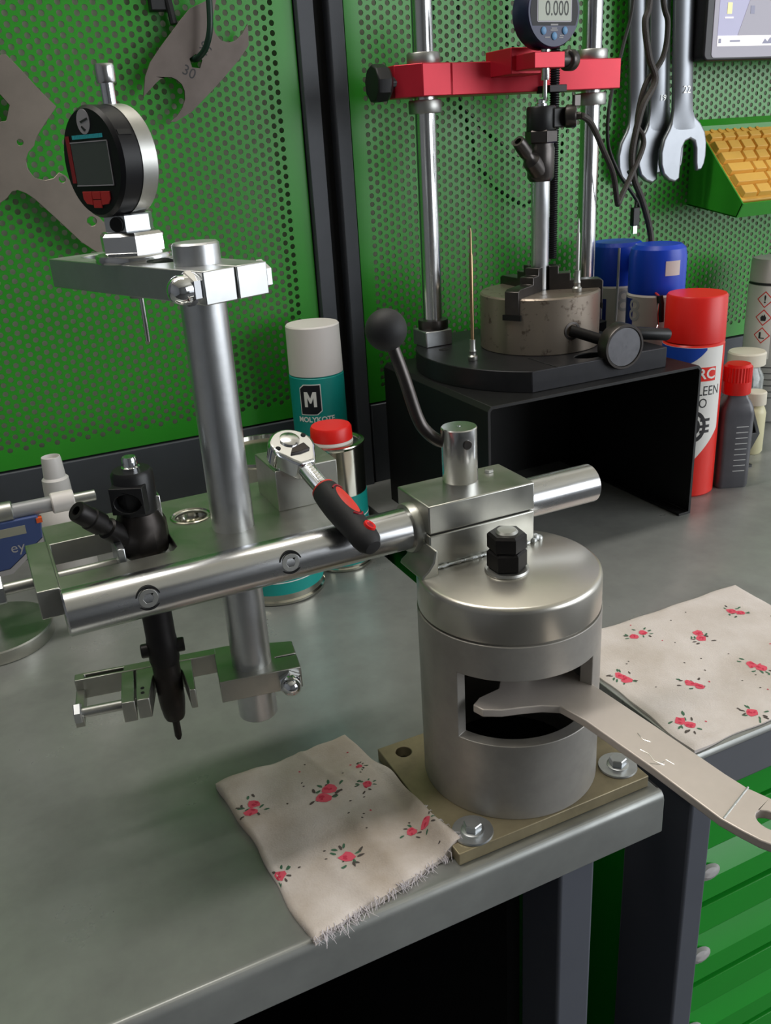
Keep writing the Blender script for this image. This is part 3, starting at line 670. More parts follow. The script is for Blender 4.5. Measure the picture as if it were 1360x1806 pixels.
for q in ((-0.0040, -0.0098), (0.0015, 0.0100)): m2.cyl(RT() @ Vector((q[0], q[1], 0.0058)), RT() @ Vector((q[0], q[1], 0.0066)), 0.0015, 12)
build(m2, 'cover_screw', 'dark_gap', hd)
sh = build(MB().lathe([(0, 0.012), (0.0056, 0.012), (0.0050, 0.020), (0.0048, 0.034), (0.0052, 0.038), (0, 0.038)], 24, frame(ax0, dr)), 'shank', 'chrome', rt)
tm = text_mb('CR-V 1/4'[:0] + '', 0.003) if False else None
m2 = MB(); random.seed(9)
for i in range(7): m2.box(0.0185+i*0.0023, 0.0201+i*0.0023, -0.0016, 0.0016, 0.0046, 0.0050, RT())
build(m2, 'stamped_mark', 'steel_satin', sh, kind='stuff')
gl = (ax1-ax0).length
gp = [(0, 0.036), (0.0066, 0.036), (0.0076, 0.038), (0.0082, 0.044), (0.0086, 0.052), (0.0084, 0.060), (0.0078, 0.068), (0.0076, gl-0.014), (0.0078, gl-0.008), (0.0070, gl-0.003), (0.0045, gl+0.001), (0, gl+0.0018)]
gr_ = build(MB().lathe(gp, 36, frame(ax0, dr, up_) ), 'grip', 'rubber_black', rt)
def grip_r(s):
    for (r0, s0), (r1, s1) in zip(gp[1:-1], gp[2:]):
        if s0 <= s <= s1: return r0+(r1-r0)*(s-s0)/(s1-s0)
    return 0.005
def grip_patch(c, hl, hw, t=0.0004, tilt=0.5, n=20):
    """an oval lying on the grip surface"""
    mb = MB(); V = []; F = []
    rings = [0, 0.5, 1.0]
    for q in rings:
        for i in range(n):
            a = 2*pi*i/n; s = c+hl*q*cos(a); ang = tilt+hw*q*sin(a)/0.008
            r = grip_r(s)+t*(1 if q < 1 else 0.2)
            V.append(tuple(ax0+dr*s+up_*(r*cos(ang))+side*(r*sin(ang))))
    for k in range(2):
        for i in range(n):
            j = (i+1) % n; F.append((k*n+i, k*n+j, (k+1)*n+j, (k+1)*n+i))
    return mb.add(V, F)
SG = -0.35
build(grip_patch(0.0550, 0.0110, 0.0040, tilt=SG), 'red_inlay', 'red_rubber', gr_)
build(MB().lathe([(0.0062, 0.0356), (0.0070, 0.0358), (0.0072, 0.0368), (0.0062, 0.0372)], 36, frame(ax0, dr)), 'red_collar', 'red_rubber', gr_)
hr = grip_r(gl-0.0085)
hc = ax0+dr*(gl-0.0085)+up_*(hr*cos(SG))+side*(hr*sin(SG)); hn = (up_*cos(SG)+side*sin(SG))
build(MB().lathe([(0.0018, -0.002), (0.0018, 0.0001), (0.0022, 0.0006), (0.0031, 0.0006), (0.0034, -0.001)], 24, frame(hc, hn, dr) @ Matrix.Diagonal((1.15, 1, 1, 1))), 'red_eyelet', 'red_plastic', gr_)
build(MB().lathe([(0, -0.0004), (0.0019, -0.0004), (0.0019, 0.0002), (0, 0.0002)], 20, frame(hc, hn, dr) @ Matrix.Diagonal((1.15, 1, 1, 1))), 'eyelet_hole', 'dark_red', gr_)
m2 = MB()
for s0, dirn in ((0.0425, -1), (0.0675, 1)):
    pts = []
    for i in range(9):
        a = -1+2*i/8; s = s0-dirn*0.002*(a*a); r = grip_r(s)+0.0001; ang = SG+a*0.42
        pts.append(ax0+dr*s+up_*(r*cos(ang))+side*(r*sin(ang)))
    m2.tube(pts, 0.0006, 6)
build(m2, 'grip_line', 'dark_red', gr_)

# ------------------------------------------------------------------ cloths
def cloth(name, label, quad, h, m, seed, folds, flowers, fray, loc):
    t = thing(name, label, 'cloth', loc)
    rnd = random.Random(seed)
    A_, B_, C_, D_ = [Vector((*p, 0)) for p in quad]      # A back-left, B back-right, C front-right, D front-left
    ph = [rnd.uniform(0, 6.28) for _ in range(8)]
    def pos(u, v):
        e = 0.0009*(sin(9*v+ph[0])+sin(23*v+ph[1])*.6); g = 0.0008*(sin(11*u+ph[2])+sin(27*u+ph[3])*.6)
        p = (A_*(1-u)+B_*u)*(1-v)+(D_*(1-u)+C_*u)*v
        p = p+Vector((e*(abs(u-.5)*2)**4, g*(abs(v-.5)*2)**4, 0))
        return p
    def hz(u, v):
        z = h+0.0009*sin(5*u+ph[4])*sin(4*v+ph[5])+0.0006*sin(13*u+7*v+ph[6])+0.0004*sin(17*v-9*u+ph[7])
        for (ua, va, ub, vb, wd, am) in folds:
            du, dv = ub-ua, vb-va; L2 = du*du+dv*dv; tt = max(0, min(1, ((u-ua)*du+(v-va)*dv)/L2))
            q = ((u-ua-tt*du)**2+(v-va-tt*dv)**2)**.5; z += am*math.exp(-(q/wd)**2)
        pp = pos(u, v); q = max(0, min(1, (pp.x-0.1705)/0.010)) if pp.x < 0.25 else 0
        z += 0.0062*q*q*(3-2*q)*max(0, min(1, (pp.y-0.318)/0.012))*max(0, min(1, (0.447-pp.y)/0.012))
        edge = min(u, 1-u, v, 1-v)
        z -= 0.0012*max(0, 1-edge/0.02)**2
        return max(z, 0.0012)
    n = 56; V = []; F = []
    for j in range(n+1):
        for i in range(n+1):
            p = pos(i/n, j/n); V.append((p.x, p.y, hz(i/n, j/n)))
    for j in range(n):
        for i in range(n): a = j*(n+1)+i; F.append((a, a+1, a+n+2, a+n+1))
    b = len(V); ring = [i for i in range(n+1)]+[(k+1)*(n+1)-1 for k in range(1, n+1)]+[n*(n+1)+i for i in range(n-1, -1, -1)]+[k*(n+1) for k in range(n-1, 0, -1)]
    for r in ring: V.append((V[r][0], V[r][1], 0.0002))
    k = len(ring)
    for i in range(k): F.append((ring[i], ring[(i+1) % k], b+(i+1) % k, b+i))
    F.append(tuple(range(b, b+k)))
    sheet = build(MB().add(V, F), 'folded_cloth', m, t, ang=60)
    mbs = {'rose_pink': MB(), 'rose_dark': MB(), 'leaf_green': MB(), 'leaf_dark': MB()}
    su = (B_-A_).length; sv = (D_-A_).length
    def blob(key, u, v, ru, rv, ang, lift, n=9, jag=0.25):
        pts = []
        for i in range(n):
            a = 2*pi*i/n; r = 1+rnd.uniform(-jag, jag); x = ru*r*cos(a); y = rv*r*sin(a)
            pts.append((u+(x*cos(ang)-y*sin(ang))/su, v+(x*sin(ang)+y*cos(ang))/sv))
        vs = []
        for (uu, vv) in [(u, v)]+pts:
            uu = max(0.004, min(0.996, uu)); vv = max(0.004, min(0.996, vv)); p = pos(uu, vv); vs.append((p.x, p.y, hz(uu, vv)+lift))
        mbs[key].add(vs, [(0, i, 1+i % n) for i in range(1, n+1)])
    for (u, v, s, two) in flowers:
        heads = [(u, v)] + ([(u+two[0]/su, v+two[1]/sv)] if two else [])
        for (hu, hv) in heads:
            blob('rose_pink', hu, hv, 0.0040*s, 0.0036*s, rnd.uniform(0, 3), 0.00022)
            for _ in range(3): blob('rose_dark', hu+rnd.uniform(-.002, .002)/su, hv+rnd.uniform(-.002, .002)/sv, 0.0013*s, 0.0008*s, rnd.uniform(0, 3), 0.0003, 6)
        for i in range(11):
            a = rnd.uniform(0, 6.28); r = rnd.uniform(0.0055, 0.0095)*s; hu, hv = rnd.choice(heads)
            blob('leaf_green' if rnd.random() < .6 else 'leaf_dark', hu+r*cos(a)/su, hv+r*sin(a)/sv, 0.0019*s, 0.0008*s, a+rnd.uniform(-.6, .6), 0.00015, 7)
    for _ in range(26):
        blob(rnd.choice(['leaf_dark', 'leaf_dark', 'rose_dark']), rnd.uniform(.05, .95), rnd.uniform(.05, .95), 0.0008, 0.0006, rnd.uniform(0, 3), 0.00015, 6)
    for key, nm in (('rose_pink', 'rose_print'), ('rose_dark', 'rose_shading_print'), ('leaf_green', 'leaf_print'), ('leaf_dark', 'sprig_print')):
        build(mbs[key], nm, key, sheet, kind='stuff')
    if fray:
        mb = MB()
        for (u0, v0, u1, v1, cnt, ln) in fray:
            for _ in range(cnt):
                q = rnd.random(); uu = u0+(u1-u0)*q; vv = v0+(v1-v0)*q
                p = pos(min(.995, max(.005, uu)), min(.995, max(.005, vv))); z = hz(min(.98, uu), min(.98, vv))*rnd.uniform(.3, .95)
                cx = Vector((uu-.5, 0, 0)); dirv = Vector((1 if u0 == u1 else rnd.uniform(-.7, .7), -1 if v0 == v1 else rnd.uniform(-.7, .7), 0)).normalized()
                l = ln*rnd.uniform(.3, 1.0); p0 = Vector((p.x, p.y, z))-dirv*0.0008
                p1 = p0+dirv*l*.5+Vector((rnd.uniform(-.001, .001), rnd.uniform(-.001, .001), rnd.uniform(-.0006, .0004)))
                p2 = p0+dirv*l+Vector((rnd.uniform(-.0015, .0015), rnd.uniform(-.0015, .0015), -z*rnd.uniform(.3, .85)))
                p1.z = max(.0006, p1.z); p2.z = max(.0005, p2.z)
                mb.tube([p0, p1, p2], [0.00024, 0.0002, 0.00012], 4)
        build(mb, 'frayed_threads', 'thread', sheet, kind='stuff')
    return t
cloth('floral_rag', 'stained floral rag with frayed white edge on the bench beside the fixture base', [(0.0790, 0.4600), (0.1700, 0.4640), (0.1855, 0.3380), (0.0890, 0.3185)], 0.0046, 'cloth_left', 5,
      [(0.62, 0.0, 0.70, 0.35, 0.03, 0.0012), (0.80, 0.3, 0.95, 0.9, 0.04, 0.0010), (0.3, 0.75, 0.4, 1.0, 0.05, 0.0014), (0.6, 0.6, 0.62, 1.0, 0.05, 0.0012)],
      [(0.09, 0.27, 1.0, (0.004, -0.006)), (0.60, 0.34, 1.15, (-0.006, 0.005)), (0.82, 0.43, 0.75, None), (0.42, 0.74, 1.1, None), (0.84, 0.80, 0.8, (0.008, 0.002)), (0.03, 0.66, 0.9, None), (0.88, 0.28, 0.55, None)],
      [(0.0, 1.0, 1.0, 1.0, 170, 0.006), (0.05, 1.0, 0.35, 1.0, 40, 0.010), (1.0, 0.72, 1.0, 1.0, 80, 0.007), (0.0, 0.90, 0.0, 1.0, 10, 0.005)], (0.13, 0.39, 0))
cloth('floral_cloth', 'clean pink rose patterned cloth laid flat on the bench above the green drawers', [(0.3610, 0.4880), (0.5450, 0.4900), (0.5450, 0.3420), (0.3570, 0.3385)], 0.0030, 'cloth_right', 11,
      [(0.2, 0.2, 0.6, 0.5, 0.05, 0.0005)],
      [(0.062, 0.40, 1.0, (0.001, 0.006)), (0.295, 0.16, 0.9, (0.009, 0.0)), (0.26, 0.62, 1.0, (0.003, 0.006)), (0.545, 0.30, 1.05, (-0.003, 0.007)), (0.07, 0.82, 1.0, (0.003, 0.006)), (0.33, 0.93, 1.0, None), (0.55, 0.66, 1.0, (0.003, 0.006)), (0.80, 0.22, 1.0, (0.004, 0.006)), (0.82, 0.6, 1.0, None)],
      [(0.0, 0.0, 0.5, 0.0, 30, 0.002)], (0.45, 0.41, 0))

# ------------------------------------------------------------------ black sheet metal stand
st = thing('sheet_metal_stand', 'black folded sheet metal riser under the test rig', 'stand', (0.506, 0.73, 0))
pr = [(0.386, 0.0), (0.386, 0.151), (0.390, 0.155), (0.6235, 0.155), (0.6275, 0.151), (0.6275, 0.0), (0.612, 0.0), (0.612, 0.0025), (0.6245, 0.0025), (0.6245, 0.150), (0.6225, 0.152), (0.391, 0.152), (0.389, 0.150), (0.389, 0.0025), (0.4015, 0.0025), (0.4015, 0.0)]
T2 = Matrix(((1, 0, 0, 0), (0, 0, -1, 0), (0, 1, 0, 0), (0, 0, 0, 1)))
build(MB().poly(pr, -0.838, -0.630, T=T2), 'riser_shell', 'black_paint', st, bevel=0.0004)
build(MB().box(0.389, 0.6245, 0.833, 0.836, 0.0005, 0.152), 'back_plate', 'black_paint', st)

# ------------------------------------------------------------------ test rig with red crossbar
rg = thing('test_rig', 'injector test rig with red crossbar on two steel guide rods', 'test rig', (0.519, 0.745, 0.155))
cxp, cyp, Rp = 0.519, 0.745, 0.126
aL = atan2(0.645-cyp, 0.442-cxp)
left_arc = [(cxp+Rp*cos(a), cyp+Rp*sin(a)) for a in np.linspace(aL, -pi-0.80, 24)] if False else [(cxp+Rp*cos(a), cyp+Rp*sin(a)) for a in np.linspace(aL, aL-radians(105), 26)]
outl = [(0.596, 0.645), (0.442, 0.645)] + left_arc[1:] + [(0.600, 0.838), (0.636, 0.838), (0.636, 0.785), (0.596, 0.770)]
bp_ = build(MB().poly(outl, 0.1548, 0.1745, holes=[[(0.520+0.017*cos(a), 0.6635+0.010*sin(a)) for a in [2*pi*i/24 for i in range(24)]]]), 'base_plate', 'black_plate', rg, bevel=0.0008)
build(MB().box(0.468, 0.4695, 0.6452, 0.690, 0.1744, 0.1748), 'plate_groove', 'dark_gap', bp_)
build(MB().lathe([(0, 0.1744), (0.005, 0.1744), (0.005, 0.1747), (0, 0.1747)], 20, Matrix.Translation((0.4245, 0.775, 0))), 'plate_hole', 'dark_gap', bp_)
RY = 0.807; RL, RRx = 0.4305, 0.6220
for rx in (RL, RRx):
    build(MB().cyl((rx, RY, 0.160), (rx, RY, 0.62), 0.0099, 40), 'guide_rod', 'chrome' if False else 'steel_bright', rg)
    build(MB().lathe([(0.0099, 0.190), (0.0150, 0.190), (0.0155, 0.1915), (0.0155, 0.1985), (0.0150, 0.200), (0.0099, 0.200)], 36, Matrix.Translation((rx, RY, 0))), 'rod_collar', 'gunmetal', rg)
    for (za, zb) in ((0.4330, 0.4435), (0.3925, 0.4040)):
        build(MB().lathe([(0.0099, za), (0.0150, za), (0.0156, za+0.001), (0.0156, zb-0.001), (0.0150, zb), (0.0099, zb)], 36, Matrix.Translation((rx, RY, 0))), 'bearing_collar', 'steel_satin', rg)
mb = MB(); mb.box(RL-0.0165, RL+0.0135, RY-0.0155, RY+0.014, 0.1744, 0.1905); build(mb, 'rod_foot', 'zinc', rg, bevel=0.001)
mb = MB(); mb.box(RRx-0.0135, RRx+0.0135, RY-0.014, RY+0.014, 0.1744, 0.1905); build(mb, 'rod_foot', 'zinc', rg, bevel=0.001)
yb0, yb1 = 0.788, 0.830
xbar = [(0.4190, yb0), (0.4480, yb0), (0.4520, yb0+0.003), (0.510, yb0+0.003), (0.5150, yb0), (0.6440, yb0), (0.6440, yb1), (0.3990, yb1), (0.3990, yb0+0.018)]
cbar = build(MB().poly(xbar, 0.4065, 0.4340), 'crossbar', 'red_anodised', rg, bevel=0.0008)
kn = build(MB().lathe([(0, 0), (0.006, 0), (0.006, 0.008), (0.013, 0.010), (0.016, 0.013), (0.0165, 0.022), (0.0155, 0.026), (0, 0.027)], 9, frame((0.404, RY+0.003, 0.4195), (-1, 0.0, 0))), 'clamp_knob', 'black_plastic', cbar, bevel=0.001)
mb = MB(); mb.box(0.4930, 0.5310, 0.756, 0.800, 0.4200, 0.4420); build(mb, 'gauge_block', 'red_anodised', cbar, bevel=0.0008)
mb = MB(); mb.box(0.4985, 0.5310, 0.7270, 0.757, 0.4225, 0.4355); build(mb, 'gauge_arm', 'red_anodised', cbar, bevel=0.0006)
# thumb screw on the gauge arm
build(MB().lathe([(0, 0), (0.0040, 0), (0.0040, 0.004), (0.0055, 0.010), (0.0060, 0.018), (0.0085, 0.019), (0.0092, 0.020), (0.0092, 0.028), (0.0085, 0.029), (0, 0.0292)], 28, frame((0.5300, 0.741, 0.4300), (0.93, 0.36, 0))), 'thumb_screw', 'gunmetal', cbar)
# chuck
KX, KY, KR = 0.514, 0.7385, 0.0585; KZ = 0.2279
TK = Matrix.Translation((KX, KY, 0))
ch = build(MB().lathe([(0, 0.1742), (KR-0.001, 0.1742), (KR, 0.1752), (KR, KZ-0.0016), (KR-0.0016, KZ), (0.0105, KZ), (0.0105, 0.200), (0, 0.200)], 72, TK), 'chuck', 'pitted_steel', rg)
for k, ang in enumerate((radians(-150), radians(-30), radians(90))):
    F_ = Matrix.Translation((KX, KY, 0)) @ Matrix.Rotation(ang, 4, 'Z')
    pr = [(0.0085, KZ-0.012), (0.0085, KZ+0.0225), (0.0175, KZ+0.0225), (0.0175, KZ+0.0155), (0.0290, KZ+0.0155), (0.0290, KZ+0.0085), (0.0565, KZ+0.0085), (0.0605, KZ+0.0065), (0.0605, KZ-0.0150), (0.050, KZ-0.015), (0.050, KZ-0.012)]
    jw = build(MB().poly(pr, -0.0072, 0.0072, T=F_ @ Matrix(((1, 0, 0, 0), (0, 0, -1, 0), (0, 1, 0, 0), (0, 0, 0, 1)))), 'jaw', 'gunmetal', ch, bevel=0.0006)
    build(MB().box(0.0590, 0.0607, -0.0095, 0.0095, KZ-0.0200, KZ-0.0148, F_), 'jaw_slot', 'dark_gap', ch)
ka = radians(-93)
kp = Vector((KX+KR*cos(ka), KY+KR*sin(ka), 0.1960))
build(MB().lathe([(0, 0), (0.0085, 0), (0.0085, 0.0008), (0.0065, 0.0010), (0.0060, -0.004), (0, -0.004)], 28, frame(kp-Vector((cos(ka), sin(ka), 0))*0.0006, (cos(ka), sin(ka), 0))), 'key_socket', 'gunmetal', ch)
# side lever behind the chuck key
build(MB().tube([(0.566, 0.6865, 0.1850), (0.585, 0.679, 0.1840), (0.616, 0.668, 0.1800), (0.6185, 0.667, 0.1795)], [0.0058, 0.0062, 0.0062, 0.0045], 16), 'side_lever', 'black_plastic', rg)
build(MB().box(0.560, 0.574, 0.680, 0.694, 0.1744, 0.186), 'lever_mount', 'black_oxide', rg, bevel=0.0006)
# black toothed rod
mb = MB(); z = 0.2500; prr = [(0, z)]
while z < 0.52:
    prr += [(0.0040, z), (0.0052, z+0.0008), (0.0040, z+0.0016)]; z += 0.0021
prr.append((0, z)); mb.lathe(prr, 14, Matrix.Translation((0.5540, 0.7740, 0)))
build(mb, 'threaded_rod', 'black_plate', rg, label='black threaded rod hanging behind the injector')
mb = MB(); mb.box(0.5440, 0.5640, 0.768, 0.790, 0.4045, 0.4110); build(mb, 'rod_bracket', 'black_oxide', cbar, bevel=0.0005)

# chuck key with round knob
ck_ = thing('chuck_key', 'chuck key with black shaft and round grey knob', 'chuck key', tuple(kp))
k0 = kp+Vector((cos(ka), sin(ka), 0))*0.0002; k1 = Vector((0.5430, 0.6500, 0.1825)); kd = (k1-k0).normalized()
build(MB().cyl(k0-kd*0.002, k1, 0.0052, 24), 'shaft', 'black_oxide', ck_)
Fk = frame(k1-kd*0.004, (-0.06, -1.0, -0.02)) @ Matrix.Diagonal((1.12, 1.12, 1.0, 1))
kb_ = build(MB().lathe([(0, 0), (0.0175, 0), (0.0188, 0.0012), (0.0188, 0.0130), (0.0182, 0.0142), (0.0165, 0.0142), (0.0160, 0.0130), (0, 0.0128)], 64, Fk), 'knob', 'gunmetal', ck_)
build(MB().lathe([(0, 0.0128), (0.0158, 0.0128), (0.0158, 0.0133), (0, 0.0134)], 48, Fk), 'knob_face', 'knob_grey', kb_)

# injector in the chuck
in2 = thing('fuel_injector', 'bright steel diesel injector standing in the jaw chuck', 'injector', (KX, KY, 0.205))
build(MB().lathe([(0, 0.205), (0.0085, 0.205), (0.0085, 0.2945), (0.0088, 0.2955), (0.0088, 0.3280), (0, 0.328)], 36, TK), 'lower_body', 'steel_column', in2)
vb2 = build(MB().lathe([(0, 0.3270), (0.0100, 0.3275), (0.0125, 0.3310), (0.0128, 0.3560), (0.0118, 0.3590), (0.0118, 0.3610), (0, 0.361)], 12, TK), 'valve_body', 'gunmetal', in2, bevel=0.0006)
i0 = Vector((KX-0.004, KY-0.003, 0.3360)); i1 = Vector((0.4805, 0.7260, 0.3640)); ln = (i1-i0).length
build(MB().lathe([(0, 0), (0.0085, 0), (0.0085, ln*0.38), (0.0062, ln*0.45), (0.0048, ln*0.52), (0.0048, ln*0.60), (0.0062, ln*0.62), (0.0062, ln*0.90), (0.0055, ln), (0.0032, ln), (0.0030, ln-0.004), (0, ln-0.004)], 22, frame(i0, i1-i0)), 'fuel_inlet', 'gunmetal', vb2)
build(MB().hexp((KX, KY, 0.3605), (0, 0, 1), 0.0148, 0.0115, 0.0012, x=(cos(.3), sin(.3), 0)), 'cap_nut', 'gunmetal', in2)
s2 = build(MB().lathe([(0, 0.3715), (0.0130, 0.3715), (0.0135, 0.3725), (0.0135, 0.3905), (0.0125, 0.392), (0, 0.392)], 32, TK), 'solenoid', 'black_plastic', in2)
build(MB().box(KX+0.004, KX+0.024, KY-0.014, KY+0.004, 0.3730, 0.3900), 'connector_housing', 'black_plastic', s2, bevel=0.0012)
build(MB().lathe([(0, 0.3915), (0.0055, 0.3915), (0.0055, 0.394), (0.0038, 0.3945), (0.0038, 0.3975), (0, 0.398)], 20, TK), 'return_fitting', 'chrome', in2)
# plug on the injector
pg = thing('cable_plug', 'dark grey cable plug pushed onto the chuck injector', 'plug', (0.537, 0.723, 0.382))
Fp = frame((0.5320, 0.7260, 0.3820), (0.75, -0.62, 0.0))
build(MB().lathe([(0, 0), (0.0090, 0), (0.0098, 0.001), (0.0098, 0.0085), (0.0088, 0.0100), (0.0035, 0.0100), (0.0032, 0.014), (0, 0.014)], 28, Fp), 'plug_body', 'gunmetal', pg)
build(MB().box(0.5355, 0.5425, 0.7175, 0.7215, 0.3900, 0.3995), 'latch', 'gunmetal', pg, bevel=0.0005)

# blue dial gauge on the crossbar
D2X, D2Y, D2Z, D2R = 0.5140, 0.7330, 0.4660, 0.0285
d2 = thing('dial_gauge', 'navy blue digital dial gauge reading zero on the red crossbar', 'dial gauge', (D2X, D2Y, 0.396))
n2 = Vector((cos(radians(272)), sin(radians(272)), 0)); F2 = face_frame((D2X, D2Y, D2Z), n2)
build(MB().lathe([(0, -0.012), (D2R-0.002, -0.012), (D2R, -0.010), (D2R, 0.010), (D2R-0.001, 0.0115), (0, 0.0115)], 64, F2), 'case', 'dial_navy', d2)
f2 = build(MB().lathe([(0, 0.0110), (D2R-0.0012, 0.0110), (D2R-0.0012, 0.0122), (0, 0.0122)], 64, F2), 'face_plate', 'dial_face_blue', d2)
def of2(mb, z=0.0122): return xf(mb, F2 @ Matrix.Translation((0, 0, z)))
hw = D2R-0.003
top = [(hw*cos(a), hw*sin(a)) for a in np.linspace(radians(-26), radians(206), 30)]
build(of2(MB().poly(top, 0, 0.0002)), 'bezel', 'dial_black', f2)
build(of2(MB().poly([(-0.0185, -0.0075), (-0.0175, -0.0085), (0.0175, -0.0085), (0.0185, -0.0075), (0.0185, 0.0140), (-0.0185, 0.0140)], 0.0002, 0.0005)), 'screen_frame', 'logo_grey', f2)
build(of2(MB().box(-0.0175, 0.0175, -0.0075, 0.0130, 0.0005, 0.0007)), 'screen', 'lcd', f2)
build(of2(xf(text_mb('0.000', 0.0165, sx=0.70), Matrix.Translation((0.0025, 0.0015, 0.0008)))), 'reading', 'lcd_ink', f2)
build(of2(xf(text_mb('0.001', 0.0024), Matrix.Translation((0, -0.0108, 0.0003)))) if False else of2(MB().box(-0.004, 0.004, -0.0110, -0.0098, 0.0002, 0.0004)), 'caption', 'grey_print', f2)
for (bx_, bz_) in ((-0.0115, -0.0150), (0.0, -0.0192), (0.0115, -0.0150)):
    m2 = MB().lathe([(0, 0), (0.0027, 0), (0.0027, 0.0008), (0.0020, 0.0012), (0, 0.0013)], 20, Matrix.Translation((bx_, bz_, 0)) @ Matrix.Diagonal((1, 1.15, 1, 1)))
    build(of2(m2), 'button', 'dial_button', f2, label='pale blue push button')
m2 = MB()
for (a, b, c_) in ((-0.003, 0.003, -0.0135), (-0.004, 0.004, -0.0150), (-0.0100, -0.0045, -0.0205), (0.006, 0.0105, -0.0192), (0.0055, 0.0100, -0.0208)): m2.box(a, b, c_, c_+0.0008, 0, 0.0002)
build(of2(m2), 'button_caption', 'grey_print', f2, kind='stuff')
TS = Matrix.Translation((D2X, D2Y, 0))
build(MB().lathe([(0, 0.413), (0.0034, 0.413), (0.0040, 0.415), (0.0040, 0.440), (0, 0.441)], 24, TS), 'stem', 'steel_bright', d2)
build(MB().lathe([(0, 0.3965), (0.0012, 0.3965), (0.0020, 0.400), (0.0020, 0.414), (0, 0.415)], 18, TS), 'measuring_pin', 'steel_bright', d2)

# needle valves standing upright
def needle(x, y, z, h, label, m):
    t = thing('needle_valve', label, 'needle valve', (x, y, z), 'upright injector needle valves')
    T_ = Matrix.Translation((x, y, z))
    b = build(MB().lathe([(0, 0), (0.0042, 0), (0.0046, 0.001), (0.0046, 0.004), (0.0032, 0.0055), (0.0032, 0.008), (0.0036, 0.009), (0.0028, 0.0115), (0.0028, 0.020), (0, 0.0205)], 24, T_), 'valve_foot', 'steel_satin', t)
    build(MB().lathe([(0, 0.020), (0.0017, 0.020), (0.0017, h*0.80), (0.0010, h*0.82), (0.0010, h-0.004), (0.0003, h), (0, h)], 16, T_), 'needle', m, t)
needle(0.4235, 0.7165, 0.1745, 0.1205, 'tall brass-coloured needle valve standing on the black base plate', 'brass')
needle(0.5286, 0.6980, KZ, 0.0670, 'short silver needle valve standing on the chuck rim', 'steel_satin')

# ------------------------------------------------------------------ cans and bottles
T3 = Matrix(((1, 0, 0, 0), (0, 0, 1, 0), (0, 1, 0, 0), (0, 0, 0, 1)))   # (x,z) outline extruded along y
def can(name, label, x, y, r, prof, m, cat='spray can', n=56):
    t = thing(name, label, cat, (x, y, 0))
    b = build(MB().lathe(prof, n, Matrix.Translation((x, y, 0))), 'can_body', m, t)
    return t, b
def band(mb_r, z0, z1, x, y, n=56): return MB().lathe([(mb_r-0.001, z0), (mb_r, z0), (mb_r, z1), (mb_r-0.001, z1)], n, Matrix.Translation((x, y, 0)))
# grease spray can, white cap
x, y, r = 0.3120, 0.8440, 0.0282
t, b = can('spray_can', 'teal spray can with white cap and black M badge', x, y, r, [(0, 0), (r-.002, 0), (r, .002), (r, .155), (r-.003, .158), (0, .158)], 'teal_label')
build(MB().lathe([(0, .157), (r-.0004, .157), (r-.0004, .1585), (r-.0010, .2050), (r-.0022, .2064), (0, .2064)], 56, Matrix.Translation((x, y, 0))), 'cap', 'white_plastic', t)
ph = tocam(x, y)-0.30
m2 = MB(); strip_poly(m2, lambda q: -0.0170+0.004*max(0, (q-0.0065)/0.005), lambda q: 0.0150-0.004*max(0, (-0.0065-q)/0.005), -0.0115, 0.0115, 0.00010)
build(wrap(m2, x, y, r, .1350, ph), 'badge_border', 'white_print', b)
m2 = MB(); strip_poly(m2, lambda q: -0.0160+0.004*max(0, (q-0.0060)/0.005), lambda q: 0.0140-0.004*max(0, (-0.0060-q)/0.005), -0.0106, 0.0106, 0.00022)
build(wrap(m2, x, y, r, .1350, ph), 'badge', 'label_black', b)
build(wrap(MB().poly([(-.0064, -.0078), (-.0064, .0078), (-.0028, .0078), (0, .0012), (.0028, .0078), (.0064, .0078), (.0064, -.0078), (.0032, -.0078), (.0032, .0018), (.0008, -.0040), (-.0008, -.0040), (-.0032, .0018), (-.0032, -.0078)], .0002, .0004), x, y, r, .1345, ph), 'badge_letter', 'white_print', b)
build(wrap(xf(text_mb('MOLYKOTE', 0.0075, bold=0.0002), Matrix.Translation((0.001, 0, .0001))), x, y, r, .1130, ph+0.12), 'lettering', 'white_print', b)
# red capped tin can
x, y, r = 0.2775, 0.7224, 0.0284
t, b = can('tin_bottle', 'tin can with red screw cap and teal label', x, y, r, [(0, 0), (r-.001, 0), (r, .001), (r, .003), (r-.001, .004), (r-.001, .118), (r, .119), (r+.0004, .1205), (r, .1215), (r-.003, .1222), (r-.005, .1205), (.016, .1215), (0, .1215)], 'tin_metal', 'can')
build(band(r-.0006, .006, .074, x, y), 'label_band', 'teal_label', b)
m2 = MB()
for zz in (.045, .052, .040): patch(m2, -0.02, 0.03, zz-.0006, zz+.0006)
build(wrap(m2, x, y, r-.0005, 0, tocam(x, y)+0.5), 'label_lines', 'white_print', b)
build(MB().lathe([(0, .121), (.0190, .121), (.0196, .1222), (.0192, .1245), (0, .1246)], 40, Matrix.Translation((x-.002, y-.002, 0))), 'neck_ring', 'white_plastic', t)
build(MB().lathe([(0, .1236), (.0182, .1236), (.0192, .1248), (.0188, .1352), (.0176, .1372), (0, .1378)], 40, Matrix.Translation((x-.002, y-.002, 0))), 'cap', 'red_plastic', t)
